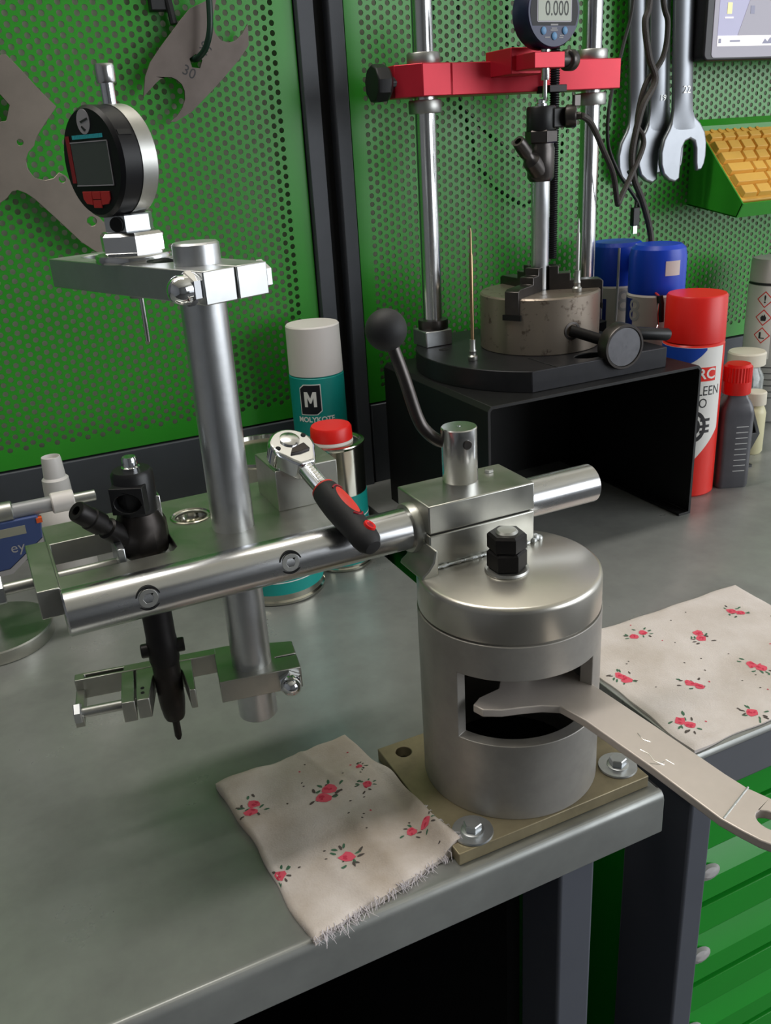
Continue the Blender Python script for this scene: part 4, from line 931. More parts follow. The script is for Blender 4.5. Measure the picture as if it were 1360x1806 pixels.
# wide grease tin
x, y, r = 0.2065, 0.7060, 0.0420
t, b = can('grease_tin', 'wide round grease tin with teal label behind the steel column', x, y, r, [(0, 0), (r-.001, 0), (r+.0004, .001), (r+.0004, .003), (r-.001, .0045), (r-.001, .128), (r+.0004, .1295), (r+.0006, .131), (r, .1325), (r-.002, .1325), (r-.003, .129), (0, .129)], 'tin_metal', 'tin')
build(band(r-.0004, .010, .112, x, y), 'label_band', 'teal_label', b)
m2 = MB(); patch(m2, -.045, -.0235, -.034, .030, .0003, 10); build(wrap(m2, x, y, r, .068, tocam(x, y)), 'badge', 'label_black', b)
build(wrap(xf(text_mb('M', .020), Matrix.Translation((-.0335, 0, .0004))), x, y, r, .070, tocam(x, y)), 'badge_letter', 'white_print', b)
m2 = MB(); patch(m2, -.03, .06, -.0004, .0004, .0002, 24); build(wrap(m2, x, y, r, .022, tocam(x, y)), 'label_line', 'white_print', b)
# brake cleaner, red
x, y, r = 0.6713, 0.6886, 0.0308
t, b = can('spray_can', 'tall red and white brake cleaner spray can', x, y, r, [(0, 0), (r-.002, 0), (r, .002), (r, .162), (r-.003, .166), (0, .166)], 'crc_red')
build(MB().lathe([(0, .165), (r-.0003, .165), (r-.0003, .167), (r-.0010, .2095), (r-.0024, .2115), (0, .2118)], 56, Matrix.Translation((x, y, 0))), 'cap', 'red_plastic', t)
pc = tocam(x, y)
def wl(q): return 0.036+0.05*((q+0.045)/0.09)**1.0*1.5
m2 = MB(); strip_poly(m2, lambda q: max(0.02, 0.028+1.15*max(0, q+0.004)), lambda q: .1615, -0.062, 0.0365, .0001, 40)
lb_ = build(wrap(m2, x, y, r, 0, pc), 'white_label', 'white_print', b)
m2 = MB(); strip_poly(m2, lambda q: min(.1612, .1435+0.018*max(0, (q+.012)/.028)**2), lambda q: .1612, -0.06, 0.0140, .0002, 30)
build(wrap(m2, x, y, r, 0, pc), 'blue_band', 'crc_blue', lb_)
m2 = MB(); patch(m2, -0.0060, 0.0262, .1270, .1415, .0002, 18); build(wrap(m2, x, y, r, 0, pc), 'red_plaque', 'crc_red', lb_)
build(wrap(xf(text_mb('CRC', .0150, bold=.0003), Matrix.Translation((.0105, .1342, .0003))), x, y, r, 0, pc), 'brand_lettering', 'white_print', lb_)
build(wrap(xf(text_mb('BRAKLEEN', .0142, sx=.82), Matrix.Translation((.0055, .1165, .0002))), x, y, r, 0, pc), 'lettering', 'dark_print', lb_)
build(wrap(xf(text_mb('PRO', .0142, sx=.82), Matrix.Translation((.0075, .1035, .0002))), x, y, r, 0, pc), 'lettering', 'dark_print', lb_)
m2 = MB()
for i in range(24):
    a0, a1 = 2*pi*i/24, 2*pi*(i+1)/24
    for (ra, rb) in ((.0115, .0085), (.0062, .0034)):
        m2.poly([(ra*cos(a0), ra*1.25*sin(a0)), (ra*cos(a1), ra*1.25*sin(a1)), (rb*cos(a1), rb*1.25*sin(a1)), (rb*cos(a0), rb*1.25*sin(a0))], .0001, .00025)
m2.box(.004, .0150, -.0012, .0012, .0001, .0003); m2.box(.006, .0150, .0045, .0070, .0001, .0003); m2.box(.006, .0150, -.0060, -.0035, .0001, .0003)
build(wrap(xf(m2, Matrix.Translation((.0055, .0790, 0)) @ Matrix.Diagonal((1.2, 1.2, 1, 1))), x, y, r, 0, pc), 'brake_disc_icon', 'dark_print', lb_)
m2 = MB()
for zz in (.0650, .0590, .0520, .0480, .0440): patch(m2, -.003, .0055, zz-.0044, zz-.0036, .0002, 4)
build(wrap(m2, x, y, r, 0, pc), 'small_print', 'grey_print', lb_, kind='stuff')
# two blue capped cans
for (x, y, r, lb1, dg_, hh) in ((0.6816, 0.7606, 0.0308, 'blue-capped spray can with pink price sticker', '1', .2535), (0.6918, 0.8405, 0.0325, 'blue-capped spray can standing behind the stickered one', '1', .2500)):
    t, b = can('spray_can', lb1, x, y, r, [(0, 0), (r-.002, 0), (r, .002), (r, .200), (r+.0003, .2015), (r-.001, .2035), (0, .2035)], 'pale_label')
    build(MB().lathe([(0, .2035), (r-.0012, .2035), (r-.0008, .206), (r-.0008, hh-.012), (r-.0025, hh-.004), (r-.007, hh), (0, hh)], 56, Matrix.Translation((x, y, 0))), 'cap', 'blue_plastic', t)
    pc = tocam(x, y)
    build(wrap(xf(text_mb('1', .046), Matrix.Translation((.0145 if y < .8 else -.012, .172, .0002))), x, y, r, 0, pc), 'numeral', 'blue_label', b)
    build(wrap(xf(text_mb('8', .034), Matrix.Translation((-.024 if y < .8 else .010, .186, .0002))), x, y, r, 0, pc), 'numeral', 'grey_print', b)
    m2 = MB(); patch(m2, -.050, -.026, .150, .199, .0002, 12); build(wrap(m2, x, y, r, 0, pc), 'dark_panel', 'blue_label', b)
    if y < .8:
        m2 = MB(); patch(m2, .0085, .0255, .2235, .2385, .0003, 8); build(wrap(m2, x, y, r-.0008, 0, pc), 'price_sticker', 'pale_label', t, label='pale pink price sticker')
    else:
        m2 = MB(); m2.box(-.004, .004, 0, .018, 0, .004); build(wrap(xf(m2, Matrix.Translation((.020, hh-.030, 0))), x, y, r-.0008, 0, pc), 'nozzle_trigger', 'ivory_plastic', t)
        build(MB().tube([(x-.019, y-.027, hh-.004), (x-.0205, y-.0285, hh-.05), (x-.0215, y-.0285, hh-.085)], .0014, 8), 'spray_straw', 'grey_print', t)
# graduated bottle
x, y = 0.7185, 0.6705
bt = thing('graduated_bottle', 'smoky graduated bottle with ribbed red cap', 'bottle', (x, y, 0))
rz = tocam(x, y)+0.42
Fb = Matrix.Translation((x, y, 0)) @ Matrix.Rotation(rz, 4, 'Z')
def rrect(hx, hy, rr, n=5):
    pts = []
    for cx_, cy_, a0 in ((hx-rr, hy-rr, 0), (-hx+rr, hy-rr, pi/2), (-hx+rr, -hy+rr, pi), (hx-rr, -hy+rr, 3*pi/2)):
        pts += [(cx_+rr*cos(a0+pi/2*i/n), cy_+rr*sin(a0+pi/2*i/n)) for i in range(n+1)]
    return pts
mb = MB(); lv_ = [(0.0, .92), (.003, 1), (.082, 1), (.089, .94), (.095, .80), (.099, .66), (.102, .60), (.106, .60)]
V = []; F = []; base = rrect(.0150, .0175, .006); k = len(base)
for z, s in lv_: V += [(p[0]*s, p[1]*s, z) for p in base]
for i in range(len(lv_)-1):
    for j in range(k): q = (j+1) % k; F.append((i*k+j, i*k+q, (i+1)*k+q, (i+1)*k+j))
F += [tuple(range(k)), tuple((len(lv_)-1)*k+j for j in range(k))]
bb = build(mb.add(V, F, Fb), 'bottle_body', 'smoke_bottle', bt, ang=50)
m2 = MB()
for i in range(9): m2.box(-.0022, .0108, -.0004, .0004, 0, .0002, Fb @ Matrix.Translation((.01505, 0, .020+i*.0062)) @ Matrix(((0, 0, 1, 0), (1, 0, 0, 0), (0, 1, 0, 0), (0, 0, 0, 1))))
build(m2, 'graduation_marks', 'bottle_print', bb)
mb = MB(); prc = []
mb.lathe([(0, .1035), (.0142, .1035), (.0147, .1045), (.0147, .1170), (0, .117)], 40, Matrix.Translation((x, y, 0)))
rib = [((.0145 if i % 2 else .0137)*cos(2*pi*i/56), (.0145 if i % 2 else .0137)*sin(2*pi*i/56)) for i in range(56)]
mb.poly(rib, .117, .1325, T=Matrix.Translation((x, y, 0))); mb.lathe([(.0137, .1325), (.0120, .1352), (0, .1356)], 40, Matrix.Translation((x, y, 0)))
build(mb, 'cap', 'red_plastic', bt)
# small bottle, white cap, dark funnel leaning on it
x, y, r = 0.8171, 0.7321, 0.0132
t = thing('small_bottle', 'small bottle of pale yellow fluid with white cap', 'bottle', (x, y, 0))
build(MB().lathe([(0, 0), (r-.002, 0), (r, .003), (r, .050), (r-.002, .056), (.0085, .059), (.0085, .062), (0, .062)], 32, Matrix.Translation((x, y, 0))), 'bottle_body', 'pale_oil', t)
build(MB().lathe([(0, .0600), (.0122, .0600), (.0124, .0610), (.0120, .0742), (.0108, .0755), (0, .0758)], 32, Matrix.Translation((x, y, 0))), 'cap', 'ivory_plastic', t)
fn = thing('bottle_bracket', 'dark triangular plastic clip standing behind the graduated bottle', 'clip', (0.775, 0.700, 0))
build(MB().poly([(0.7655, 0.0), (0.7770, 0.0), (0.7780, 0.0170), (0.7915, 0.0370), (0.7760, 0.0730), (0.7655, 0.0790)], 0.6975, 0.7055, holes=[[(0.7690, 0.0400), (0.7850, 0.0390), (0.7745, 0.0630), (0.7690, 0.0670)]], T=T3), 'clip_frame', 'black_plastic', fn, bevel=0.001)
build(MB().box(0.7640, 0.7800, 0.694, 0.709, 0, 0.003), 'clip_foot', 'black_plastic', fn)
# glass jar with ivory lid
x, y, r = 0.872, 0.802, 0.0225
t = thing('glass_jar', 'clear glass jar with ivory lid beside the bottles', 'jar', (x, y, 0))
build(MB().lathe([(0, 0), (r-.002, 0), (r, .003), (r, .072), (r-.005, .082), (r-.005, .090), (r-.007, .090), (r-.007, .081), (r-.002, .071), (r-.002, .004), (0, .004)], 40, Matrix.Translation((x, y, 0))), 'jar_glass', 'clear_glass', t)
build(MB().lathe([(0, .0045), (r-.0026, .0045), (r-.0026, .050), (0, .0502)], 36, Matrix.Translation((x, y, 0))), 'jar_contents', 'jar_content', t)
build(MB().lathe([(0, .0860), (r-.0005, .0860), (r+.0005, .0870), (r+.0005, .1010), (r-.001, .1030), (0, .1034)], 40, Matrix.Translation((x, y, 0))), 'lid', 'ivory_plastic', t)
# grey aerosol with hazard diamonds
x, y, r = 0.9390, 0.8280, 0.0330
t, b = can('spray_can', 'grey spray can with three hazard diamonds', x, y, r, [(0, 0), (r-.002, 0), (r, .002), (r, .176), (r-.003, .181), (0, .181)], 'can_grey')
build(MB().lathe([(0, .180), (r-.0006, .180), (r-.0006, .1815), (r-.0010, .205), (r-.003, .2080), (0, .2085)], 48, Matrix.Translation((x, y, 0))), 'cap', 'white_plastic', t)
pc = tocam(x, y)
m2 = MB(); patch(m2, -.045, .0, .085, .1765, .0001, 20); build(wrap(m2, x, y, r, 0, pc), 'label_panel', 'white_print', b)
m2 = MB(); patch(m2, -.045, .02, .1772, .1795, .0002, 20); build(wrap(m2, x, y, r+.0001, 0, pc), 'dark_ring', 'dark_print', b)
for i, zz in enumerate((.160, .1375, .115)):
    m2 = MB(); rr = .0105; n = 8
    strip_poly(m2, lambda q: -(rr-abs(q)), lambda q: rr-abs(q), -rr, rr, .0002, 10)
    dmd = build(wrap(xf(m2, Matrix.Translation((-.0110, zz, 0))), x, y, r, 0, pc), 'hazard_diamond', 'crc_red', b)
    m2 = MB(); rr2 = .0088; strip_poly(m2, lambda q: -(rr2-abs(q)), lambda q: rr2-abs(q), -rr2, rr2, .0003, 10)
    build(wrap(xf(m2, Matrix.Translation((-.0110, zz, 0))), x, y, r, 0, pc), 'diamond_field', 'white_print', dmd)
    sym = text_mb('!', .013, bold=.0004) if i == 0 else MB()
    if i == 1:
        sym.poly([(-.003, -.004), (.003, -.004), (.0036, 0), (.001, .0045), (0, .002), (-.0015, .003), (-.0036, 0)], 0, .0002)
    if i == 2:
        sym.poly([(-.0035, -.004), (.0035, -.004), (.0035, -.0028), (-.001, -.0028), (-.001, .004), (-.0035, .004)], 0, .0002)
    build(wrap(xf(sym, Matrix.Translation((-.0110, zz, .0004))), x, y, r, 0, pc), 'hazard_symbol', 'dark_print', dmd)
m2 = MB()
for zz in (.074, .066, .058, .050, .042, .034): patch(m2, -.03, .02, zz-.0005, zz+.0005, .0002, 12)
build(wrap(m2, x, y, r, 0, pc), 'small_print', 'dark_print', b, kind='stuff')

# ------------------------------------------------------------------ hanging plate tools on the left panel
cl = thing('claw_plate', 'dark claw-shaped steel plate tool hanging from a hook', 'plate tool', (0.2366, 0.8815, 0.45))
def P_(pts): return pts
co_ = [(0.2891, 0.4770), (0.2888, 0.4680), (0.2880, 0.4594), (0.2774, 0.4479), (0.2600, 0.4325), (0.2427, 0.4183), (0.2270, 0.4060), (0.2107, 0.3981), (0.2055, 0.3984)]
arc = [(0.2130, 0.4030), (0.2187, 0.4097), (0.2222, 0.4165), (0.2228, 0.4236), (0.2210, 0.4290), (0.2169, 0.4328), (0.2125, 0.4350), (0.2076, 0.4352), (0.2020, 0.4335), (0.1970, 0.4300), (0.1910, 0.4250), (0.1848, 0.4195)]
co_ += arc + [(0.1890, 0.4360), (0.1952, 0.4472), (0.2060, 0.4590), (0.2164, 0.4693), (0.2280, 0.4810), (0.2371, 0.4892), (0.2532, 0.4955), (0.2640, 0.5010), (0.2600, 0.4900), (0.2560, 0.4790), (0.2575, 0.4700), (0.2620, 0.4640), (0.2690, 0.4620), (0.2760, 0.4635), (0.2830, 0.4690)]
hole = [(0.2366+0.0062*cos(a), 0.4470+0.0062*sin(a)) for a in [2*pi*i/5+0.2 for i in range(5)]]
cp_ = build(MB().poly(co_, 0.8800, 0.8830, holes=[hole], T=T3), 'plate', 'plate_tool', cl, bevel=0.0003, seg=1)
build(xf(text_mb('30', 0.0125), Matrix(((cos(-.5), -sin(-.5), 0, 0.2290), (0, 0, -1, 0.8799), (sin(-.5), cos(-.5), 0, 0.4385), (0, 0, 0, 1)))), 'stamped_number', 'dark_print', cp_)
build(xf(text_mb('36', 0.0115), Matrix(((cos(2.3), -sin(2.3), 0, 0.2470), (0, 0, -1, 0.8799), (sin(2.3), cos(2.3), 0, 0.4580), (0, 0, 0, 1)))), 'stamped_number', 'dark_print', cp_)
hk = thing('panel_hook', 'dark green wire hook carrying the claw plate', 'hook', (0.2500, 0.895, 0.50))
build(MB().tube(smoothpath([(0.2500, 0.902, 0.560), (0.2520, 0.870, 0.520), (0.2490, 0.862, 0.478), (0.2440, 0.866, 0.458), (0.2375, 0.876, 0.4495), (0.2350, 0.886, 0.4500)], 8), 0.0028, 12), 'hook_wire', 'hook_green', hk)
build(MB().box(0.2050, 0.2240, 0.890, 0.9005, 0.4890, 0.5400), 'hook_plate', 'black_plastic', hk, bevel=0.001)
build(MB().tube([(0.2205, 0.892, 0.505), (0.2230, 0.888, 0.478)], 0.0035, 10), 'hook_pin', 'black_plastic', hk)
bg = thing('slotted_plate', 'large grey steel plate tool with hexagon cutout and round notches', 'plate tool', (0.09, 0.8815, 0.36))
bo = [(0.0300, 0.4300), (0.0500, 0.4520), (0.0763, 0.4560), (0.0860, 0.4440), (0.0970, 0.4290), (0.1092, 0.4147), (0.1010, 0.4060), (0.0925, 0.3966), (0.0870, 0.3900), (0.0850, 0.3850)]
bo += [(0.0792, 0.3800), (0.0757, 0.3740), (0.0757, 0.3660), (0.0800, 0.3590), (0.0880, 0.3562), (0.0955, 0.3575), (0.1010, 0.3620), (0.1060, 0.3590), (0.1110, 0.3520), (0.1160, 0.3420), (0.1300, 0.3200), (0.1440, 0.3000), (0.1330, 0.2830), (0.1230, 0.2900), (0.1090, 0.3020), (0.0920, 0.3230), (0.0760, 0.3420), (0.0700, 0.3470), (0.0640, 0.3500), (0.0590, 0.3490), (0.0540, 0.3440), (0.0380, 0.3350), (0.0200, 0.3500), (0.0120, 0.3900)]
hx = [(0.0588+0.0125*cos(a), 0.4160+0.0125*sin(a)*1.05) for a in [pi/3*i+0.1 for i in range(6)]]
bp2 = build(MB().poly(bo, 0.8800, 0.8835, holes=[hx, circ(0.0737, 0.3880, 0.0026, 14), circ(0.1025, 0.3560, 0.0028, 14), circ(0.1215, 0.3190, 0.0042, 16)], T=T3), 'plate', 'plate_tool_big', bg, bevel=0.0003, seg=1)
build(MB().tube(smoothpath([(0.0560, 0.902, 0.520), (0.0620, 0.868, 0.480), (0.0610, 0.864, 0.438), (0.0600, 0.872, 0.425), (0.0595, 0.886, 0.4245)], 8), 0.0030, 12), 'panel_hook', 'hook_green', None, label='dark green wire hook carrying the large slotted plate', cat='hook', origin=(0.058, 0.902, 0.50))

# ------------------------------------------------------------------ spanners, cables, monitor, keyboard on the right
def spanner(dx, dy, dz, label, stamp):
    t = thing('spanner', label, 'spanner', (0.79+dx, 0.86+dy, 0.35+dz), 'chrome spanners hanging on the panel')
    o = [(0.7650, 0.62), (0.7935, 0.62), (0.8075, 0.3960), (0.8090, 0.3850), (0.8130, 0.3770), (0.8220, 0.3700), (0.8300, 0.3600), (0.8335, 0.3480), (0.8340, 0.3330), (0.8325, 0.3240), (0.8285, 0.3170), (0.8205, 0.3165), (0.8185, 0.3260), (0.8170, 0.3420)]
    o += [(0.8140, 0.3495), (0.8075, 0.3525), (0.8005, 0.3500), (0.7965, 0.3430), (0.7960, 0.3250), (0.7955, 0.3095), (0.7885, 0.3060), (0.7790, 0.3090), (0.7700, 0.3160), (0.7655, 0.3270), (0.7645, 0.3400), (0.7680, 0.3540), (0.7750, 0.3650), (0.7790, 0.3740), (0.7800, 0.3850), (0.7795, 0.3960)]
    o = [(p[0]+dx, p[1]+dz) for p in o]
    b = build(MB().poly(o, 0.8580+dy, 0.8645+dy, T=T3), 'spanner_body', 'spanner_chrome', t, bevel=0.0026, seg=4)
    V = []; F = []; n = 12; lev = [(0.62, 0.7660, 0.7925, 1.0), (0.50, 0.7730, 0.8000, 1.0), (0.42, 0.7785, 0.8050, 1.0), (0.400, 0.7800, 0.8065, 0.9), (0.385, 0.7805, 0.8080, 0.6), (0.370, 0.7790, 0.8130, 0.25), (0.362, 0.7780, 0.8180, 0.0)]
    for z, xa, xb, cr in lev:
        for i in range(n+1):
            q = i/n; V.append((xa+(xb-xa)*q+dx, 0.8582+dy-0.0052*cr*(1-(2*q-1)**2), z+dz))
    for k in range(len(lev)-1):
        for i in range(n): a = k*(n+1)+i; F.append((a, a+1, a+n+2, a+n+1))
    build(MB().add(V, F), 'rounded_shank', 'spanner_chrome', t, ang=60)
    if stamp:
        for body, zz, sz in stamp:
            build(xf(text_mb(body, sz), Matrix(((0, 1, 0, 0.7870+dx+(0.45-zz)*.06), (0, 0, -1, 0.8527+dy), (-1, 0, 0, zz), (0, 0, 0, 1)))) if len(body) > 2 else xf(text_mb(body, sz), Matrix(((1, 0, 0, 0.7925+dx), (0, 0, -1, 0.8527+dy), (0, 1, 0, zz), (0, 0, 0, 1)))), 'stamped_size', 'steel_satin', b)
    return t
spanner(0, 0, 0, 'polished spanner hanging in front of the others, nearest the monitor', [('22', 0.405, 0.011)])
spanner(-0.0235, 0.0120, 0.0005, 'middle polished spanner partly hidden behind the front spanner', [('19', 0.398, 0.009)])
spanner(-0.0420, 0.0240, -0.001, 'rearmost polished spanner against the green panel behind the cables', None)
build(MB().tube([(0.700, 0.901, 0.600), (0.735, 0.8880, 0.600), (0.790, 0.850, 0.601), (0.795, 0.846, 0.608)], 0.004, 10), 'spanner_peg', 'hook_green', label='dark green peg carrying the three chrome spanners', cat='peg', origin=(0.72, 0.9, 0.6))

def cable(name, label, pts, r, m, group='cables beside the test rig'):
    return build(MB().tube(smoothpath(pts, 10), r, 10), name, m, label=label, cat='cable', group=group, origin=pts[0])
cable('thin_cable', 'thin black cable hanging loosely behind the red crossbar end', [(0.712, .862, .56), (0.7090, .852, .4930), (0.6960, .850, .4490), (0.6700, .836, .3945), (0.6640, .829, .3560), (0.6790, .829, .3260), (0.7050, .829, .2960), (0.712, .829, .285)], 0.0019, 'cable_black')
cable('sensor_cable', 'braided cable leading from the injector plug to the looped bundle', [(0.5430, .7160, .3820), (0.5580, .722, .3750), (0.5900, .745, .3530), (0.6230, .768, .3270), (0.6450, .787, .2985), (0.6480, .788, .2960), (0.6540, .790, .3040), (0.6840, .798, .3450), (0.6880, .802, .3600), (0.6830, .806, .3740), (0.6930, .808, .4090), (0.7130, .806, .4350), (0.7170, .806, .4660), (0.7090, .806, .4880), (0.700, .81, .56)], 0.0029, 'cable_braid')
cable('braided_cable', 'thick braided cable twisting in front of the chrome spanners', [(0.690, .806, .56), (0.6880, .802, .4862), (0.6830, .801, .4661), (0.6905, .801, .4350), (0.7000, .801, .4130), (0.6850, .800, .3900), (0.6760, .799, .3650), (0.6715, .798, .3400), (0.6760, .798, .3180), (0.6880, .799, .2980), (0.7010, .800, .2700), (0.7040, .797, .2480), (0.6985, .790, .2240), (0.6930, .782, .2030)], 0.0034, 'cable_braid')
clp = thing('test_clip', 'black and red cable clip hanging by the spray cans', 'clip', (0.692, 0.728, 0.19))
q = Vector((0.655, 0.735, 0.2030))
build(MB().tube(smoothpath([(0.6930, .782, .2030), (0.672, .755, .2060), (0.6520, .7220, .2060)], 6), 0.0012, 8), 'red_lead', 'red_rubber', clp)
build(MB().tube([(0.6515, .7210, .2070), (0.6525, .7200, .1990), (0.6535, .7190, .1800)], [0.0034, 0.0038, 0.0030], 12), 'clip_body', 'black_plastic', clp)
build(MB().tube([(0.6470, .7170, .2000), (0.6455, .7160, .1900), (0.6480, .7170, .1780), (0.6460, .7160, .1745)], 0.0008, 6), 'clip_wire', 'steel_bright', clp)
pl = thing('usb_plug', 'small black plug hanging above the blue spray cans', 'plug', (0.705, 0.83, 0.262))
build(MB().box(0.7010, 0.7105, 0.826, 0.832, 0.2660, 0.2860), 'plug_body', 'black_plastic', pl, bevel=0.001)
build(MB().box(0.7030, 0.7085, 0.8275, 0.8305, 0.2575, 0.2662), 'plug_tip', 'steel_bright', pl)
build(MB().tube(smoothpath([(0.7057, .829, .2855), (0.7080, .829, .3000), (0.700, .829, .315), (0.693, .829, .325)], 6), 0.0016, 8), 'plug_lead', 'cable_black', pl)

mo = thing('monitor', 'small flat touchscreen monitor mounted above the keyboard tray', 'monitor', (0.97, 0.855, 0.4326))
def rr2(x0, x1, z0, z1, r, n=6):
    pts = []
    for cx_, cz_, a0 in ((x1-r, z1-r, 0), (x0+r, z1-r, pi/2), (x0+r, z0+r, pi), (x1-r, z0+r, 3*pi/2)):
        pts += [(cx_+r*cos(a0+pi/2*i/n), cz_+r*sin(a0+pi/2*i/n)) for i in range(n+1)]
    return pts
build(MB().poly(rr2(0.8010, 1.170, 0.4326, 0.665, 0.007), 0.840, 0.860, T=T3), 'housing', 'black_plastic', mo, bevel=0.002, seg=3)
sc_ = build(MB().poly(rr2(0.8120, 1.162, 0.4358, 0.658, 0.004), 0.8393, 0.8405, T=T3), 'screen_glass', 'screen_margin', mo)
build(MB().box(0.8185, 1.155, 0.8390, 0.8394, 0.4470, 0.650), 'display', 'screen', sc_)
build(MB().box(0.8185, 1.155, 0.8387, 0.8391, 0.4470, 0.4575), 'taskbar', 'taskbar', sc_)
build(MB().box(0.8200, 0.8235, 0.8384, 0.8388, 0.4500, 0.4545), 'start_icon', 'screen_grey', sc_)
build(xf(text_mb('Szukaj', 0.0055, align='LEFT'), Matrix(((1, 0, 0, 0.8360), (0, 0, -1, 0.8386), (0, 1, 0, 0.4520), (0, 0, 0, 1)))) if False else MB().box(0.8370, 0.8520, 0.8384, 0.8388, 0.4512, 0.4530), 'search_text', 'screen_grey', sc_)
build(MB().poly([(0.8860, 0.4490), (0.8900, 0.4540), (0.8940, 0.4510), (0.8980, 0.4555), (0.9040, 0.4500), (0.9100, 0.4490)], 0.8384, 0.8388, T=T3), 'taskbar_picture', 'screen_grey', sc_)
build(MB().box(0.8300, 0.8365, 0.8385, 0.8390, 0.4790, 0.4900), 'folder_icon', 'screen_icon', sc_)
build(MB().box(0.8270, 0.8395, 0.8385, 0.8390, 0.4745, 0.4760), 'icon_caption', 'taskbar', sc_)
build(MB().poly([(0.8480, 0.4575), (0.9400, 0.4575), (0.9400, 0.560), (0.890, 0.560)], 0.8386, 0.8390, T=T3), 'wallpaper_ray', 'screen_margin', sc_)
build(MB().box(0.8640, 0.8700, 0.8383, 0.8386, 0.4790, 0.4870), 'desktop_icon', 'screen_grey', sc_)
build(MB().box(0.9000, 0.9060, 0.8383, 0.8386, 0.4690, 0.4830), 'desktop_icon', 'screen_grey', sc_)
build(MB().box(0.95, 1.02, 0.858, 0.9005, 0.50, 0.58), 'wall_bracket', 'black_plastic', mo)

tr = thing('keyboard_tray', 'green sloping keyboard tray fixed to the perforated panel', 'tray', (0.99, 0.9, 0.27))
b0 = Vector((0.849, 0.8996, 0.373)); dd = Vector((0, -0.0881, -0.0912)); Ld = dd.length; dd.normalize(); nn = Vector((0, -dd.z, dd.y)); nn = nn if nn.z > 0 else -nn
def KB(u, d, h=0.0): return b0+Vector((u, 0, 0))+dd*d+nn*h
def KF(): return Matrix(((1, dd.x, nn.x, b0.x), (0, dd.y, nn.y, b0.y), (0, dd.z, nn.z, b0.z), (0, 0, 0, 1)))
sidep = [(0.8996, 0.373), (0.8085, 0.2790), (0.8165, 0.2632), (0.8996, 0.2750)]
Tx = Matrix(((0, 0, 1, 0), (1, 0, 0, 0), (0, 1, 0, 0), (0, 0, 0, 1)))
build(MB().poly(sidep, 0.8480, 0.8500, T=Tx), 'side_panel', 'green_paint', tr, bevel=0.0003)
build(MB().poly(sidep, 1.2000, 1.2020, T=Tx), 'side_panel', 'green_paint', tr, bevel=0.0003)
build(MB().box(0, 0.352, 0, Ld+0.003, -0.020, -0.018, KF()), 'tray_floor', 'green_paint', tr)
build(MB().poly([(0.8085, 0.2790), (0.8165, 0.2632), (0.8180, 0.2640), (0.8100, 0.2798)], 0.8480, 1.2020, T=Tx), 'front_lip', 'green_paint', tr)
build(MB().poly([(0.8996, 0.373), (0.8996, 0.360), (0.8930, 0.3520), (0.8925, 0.3655)], 0.8480, 1.2020, T=Tx), 'back_lip', 'green_paint', tr)
build(MB().poly([(0.8996, 0.2750), (0.8165, 0.2632), (0.8165, 0.2645), (0.8996, 0.2764)], 0.8480, 1.2020, T=Tx), 'bottom_panel', 'green_paint', tr)
kb = thing('keyboard', 'yellow-orange rugged keyboard lying in the green tray', 'keyboard', tuple(KB(0.17, 0.06, -0.018)))
build(MB().poly([(0.0030, 0.0085), (0.345, 0.0085), (0.345, Ld-0.003), (0.0030, Ld-0.003)], -0.018, -0.004, T=KF()), 'keyboard_base', 'keyboard', kb, bevel=0.002)
proto = None
def key(u0, u1, v0, v1, h):
    mb = MB(); a = 0.0017
    vs_ = [(u0, v0, -0.004), (u1, v0, -0.004), (u1, v1, -0.004), (u0, v1, -0.004), (u0+a, v0+a, h), (u1-a, v0+a, h), (u1-a, v1-a, h), (u0+a, v1-a, h)]
    mb.add(vs_, [(3, 2, 1, 0), (4, 5, 6, 7), (0, 1, 5, 4), (1, 2, 6, 5), (2, 3, 7, 6), (3, 0, 4, 7)], KF()); return mb
kc = {}
def addkey(u0, wd, v0, hd):
    kk = (round(wd, 4), round(hd, 4))
    if kk not in kc:
        o = build(key(u0, u0+wd-0.0012, v0, v0+hd-0.0012, 0.0022), 'key', 'keycap', kb, bevel=0.0005); kc[kk] = (o, u0, v0)
    else:
        o0, u00, v00 = kc[kk]; o = o0.copy(); COL.objects.link(o); o.parent = kb; o.location = Vector((u0-u00, 0, 0))+dd*(v0-v00)
rows = [(0.0225, 0.0120, [0.0212]*15), (0.0350, 0.0170, [0.0212]*15), (0.0525, 0.0165, [0.0345]+[0.0212]*14), (0.0695, 0.0165, [0.0400]+[0.0212]*14), (0.0865, 0.0165, [0.0520]+[0.0212]*13), (0.1035, 0.0165, [0.0240, 0.0240, 0.0240, 0.120, 0.0240, 0.0240, 0.0240, 0.0240, 0.0240])]
for v0, hd, ws in rows:
    u = 0.0085
    for wd in ws:
        if u+wd < 0.340: addkey(u, wd, v0, hd)
        u += wd
m2 = None
for i in range(7):
    o = build(MB().lathe([(0, 0), (0.0030, 0), (0.0030, 0.0012), (0, 0.0014)], 14, KF() @ Matrix.Translation((0.024+i*0.0125, 0.0158, -0.0042))), 'media_button', 'keyboard', kb) if i == 0 else None
    if i == 0: m2 = o
    else:
        o = m2.copy(); COL.objects.link(o); o.parent = kb; o.location = Vector((i*0.0125, 0, 0))

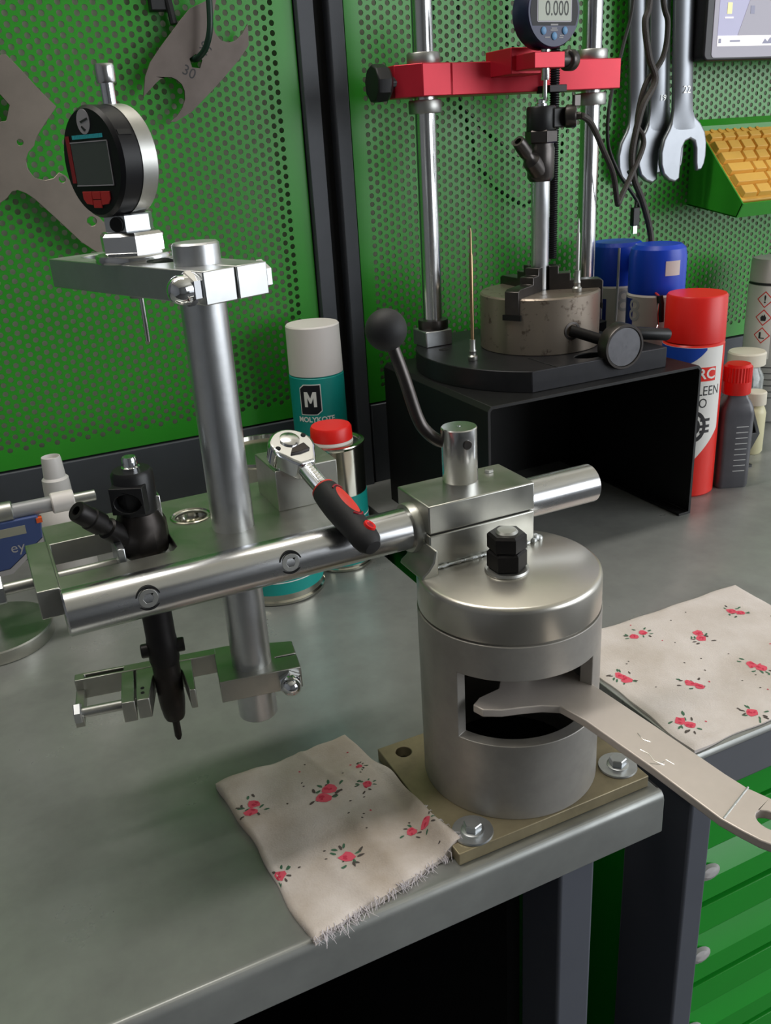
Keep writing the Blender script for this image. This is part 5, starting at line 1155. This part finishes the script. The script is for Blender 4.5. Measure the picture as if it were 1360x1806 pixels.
# ------------------------------------------------------------------ micrometer on a round stand, nozzle bottle, far left
ms = thing('gauge_stand', 'round flat steel stand holding the digital micrometer', 'stand', (-0.036, 0.738, 0))
build(MB().lathe([(0, 0), (0.0468, 0), (0.0474, 0.001), (0.0474, 0.0108), (0.0465, 0.012), (0, 0.012)], 64, Matrix.Translation((-0.036, 0.738, 0))), 'round_base', 'steel_plate', ms)
build(MB().cyl((-0.036, 0.742, 0.0118), (-0.036, 0.742, 0.0960), 0.0055, 24), 'post', 'steel_satin', ms)
build(MB().box(-0.048, -0.020, 0.728, 0.752, 0.0830, 0.0980), 'clamp_head', 'black_plate', ms, bevel=0.001)
mi = thing('digital_micrometer', 'digital micrometer with blue display housing held on the round stand', 'micrometer', (-0.01, 0.735, 0.10))
yy = 0.7200
build(MB().cyl((-0.075, yy, 0.1165), (0.0300, yy, 0.1165), 0.0062, 28, 0.0006), 'barrel', 'mic_grey', mi)
build(MB().cyl((-0.030, yy, 0.1165), (-0.0000, yy, 0.1165), 0.0088, 28, 0.001), 'sleeve', 'steel_satin', mi)
build(MB().cyl((0.0290, yy, 0.1165), (0.0470, yy, 0.1165), 0.0085, 28, 0.001), 'thimble', 'white_plastic', mi)
build(MB().cyl((0.0465, yy, 0.1165), (0.0640, yy, 0.1165), 0.0045, 24, 0.0005), 'spindle', 'steel_satin', mi)
hz_ = build(MB().poly([(-0.075, 0.1120), (0.0160, 0.1120), (0.0185, 0.1060), (0.0170, 0.0930), (-0.0120, 0.0720), (-0.075, 0.0700)], yy-0.0090, yy+0.010, T=T3), 'display_housing', 'mic_blue', mi, bevel=0.001)
build(MB().box(-0.060, 0.0060, yy-0.0095, yy-0.0088, 0.0995, 0.1065), 'display', 'mic_screen', hz_)
build(xf(text_mb('ey', 0.0120), Matrix(((1, 0, 0, -0.0030), (0, 0, -1, yy-0.0092), (0, 1, 0, 0.0890), (0, 0, 0, 1)))), 'lettering', 'grey_print', hz_)
build(MB().poly([(-0.075, 0.0700), (-0.0120, 0.0720), (0.0170, 0.0930), (0.0170, 0.0895), (-0.0105, 0.0680), (-0.075, 0.0660)], yy-0.0095, yy+0.010, T=T3), 'lower_frame', 'grey_print', hz_)
build(MB().box(0.0150, 0.0195, yy-0.0096, yy-0.004, 0.1060, 0.1100), 'side_button', 'orange', hz_)
nb_ = thing('nozzle_bottle', 'bottle with pale translucent spray nozzle behind the micrometer', 'bottle', (0.0395, 0.800, 0))
xb, yb_ = 0.0400, 0.800
build(MB().lathe([(0, 0), (.020, 0), (.022, .003), (.022, .075), (.014, .090), (.0105, .093), (0, .093)], 32, Matrix.Translation((xb, yb_, 0))), 'bottle_body', 'white_plastic', nb_)
build(MB().lathe([(0, .092), (.0120, .092), (.0120, .1000), (.0115, .1110), (.0095, .1130), (.0085, .1290), (.0080, .1315), (.0074, .1315), (.0070, .128), (0, .128)], 32, Matrix.Translation((xb, yb_, 0))), 'nozzle', 'translucent_tip', nb_)
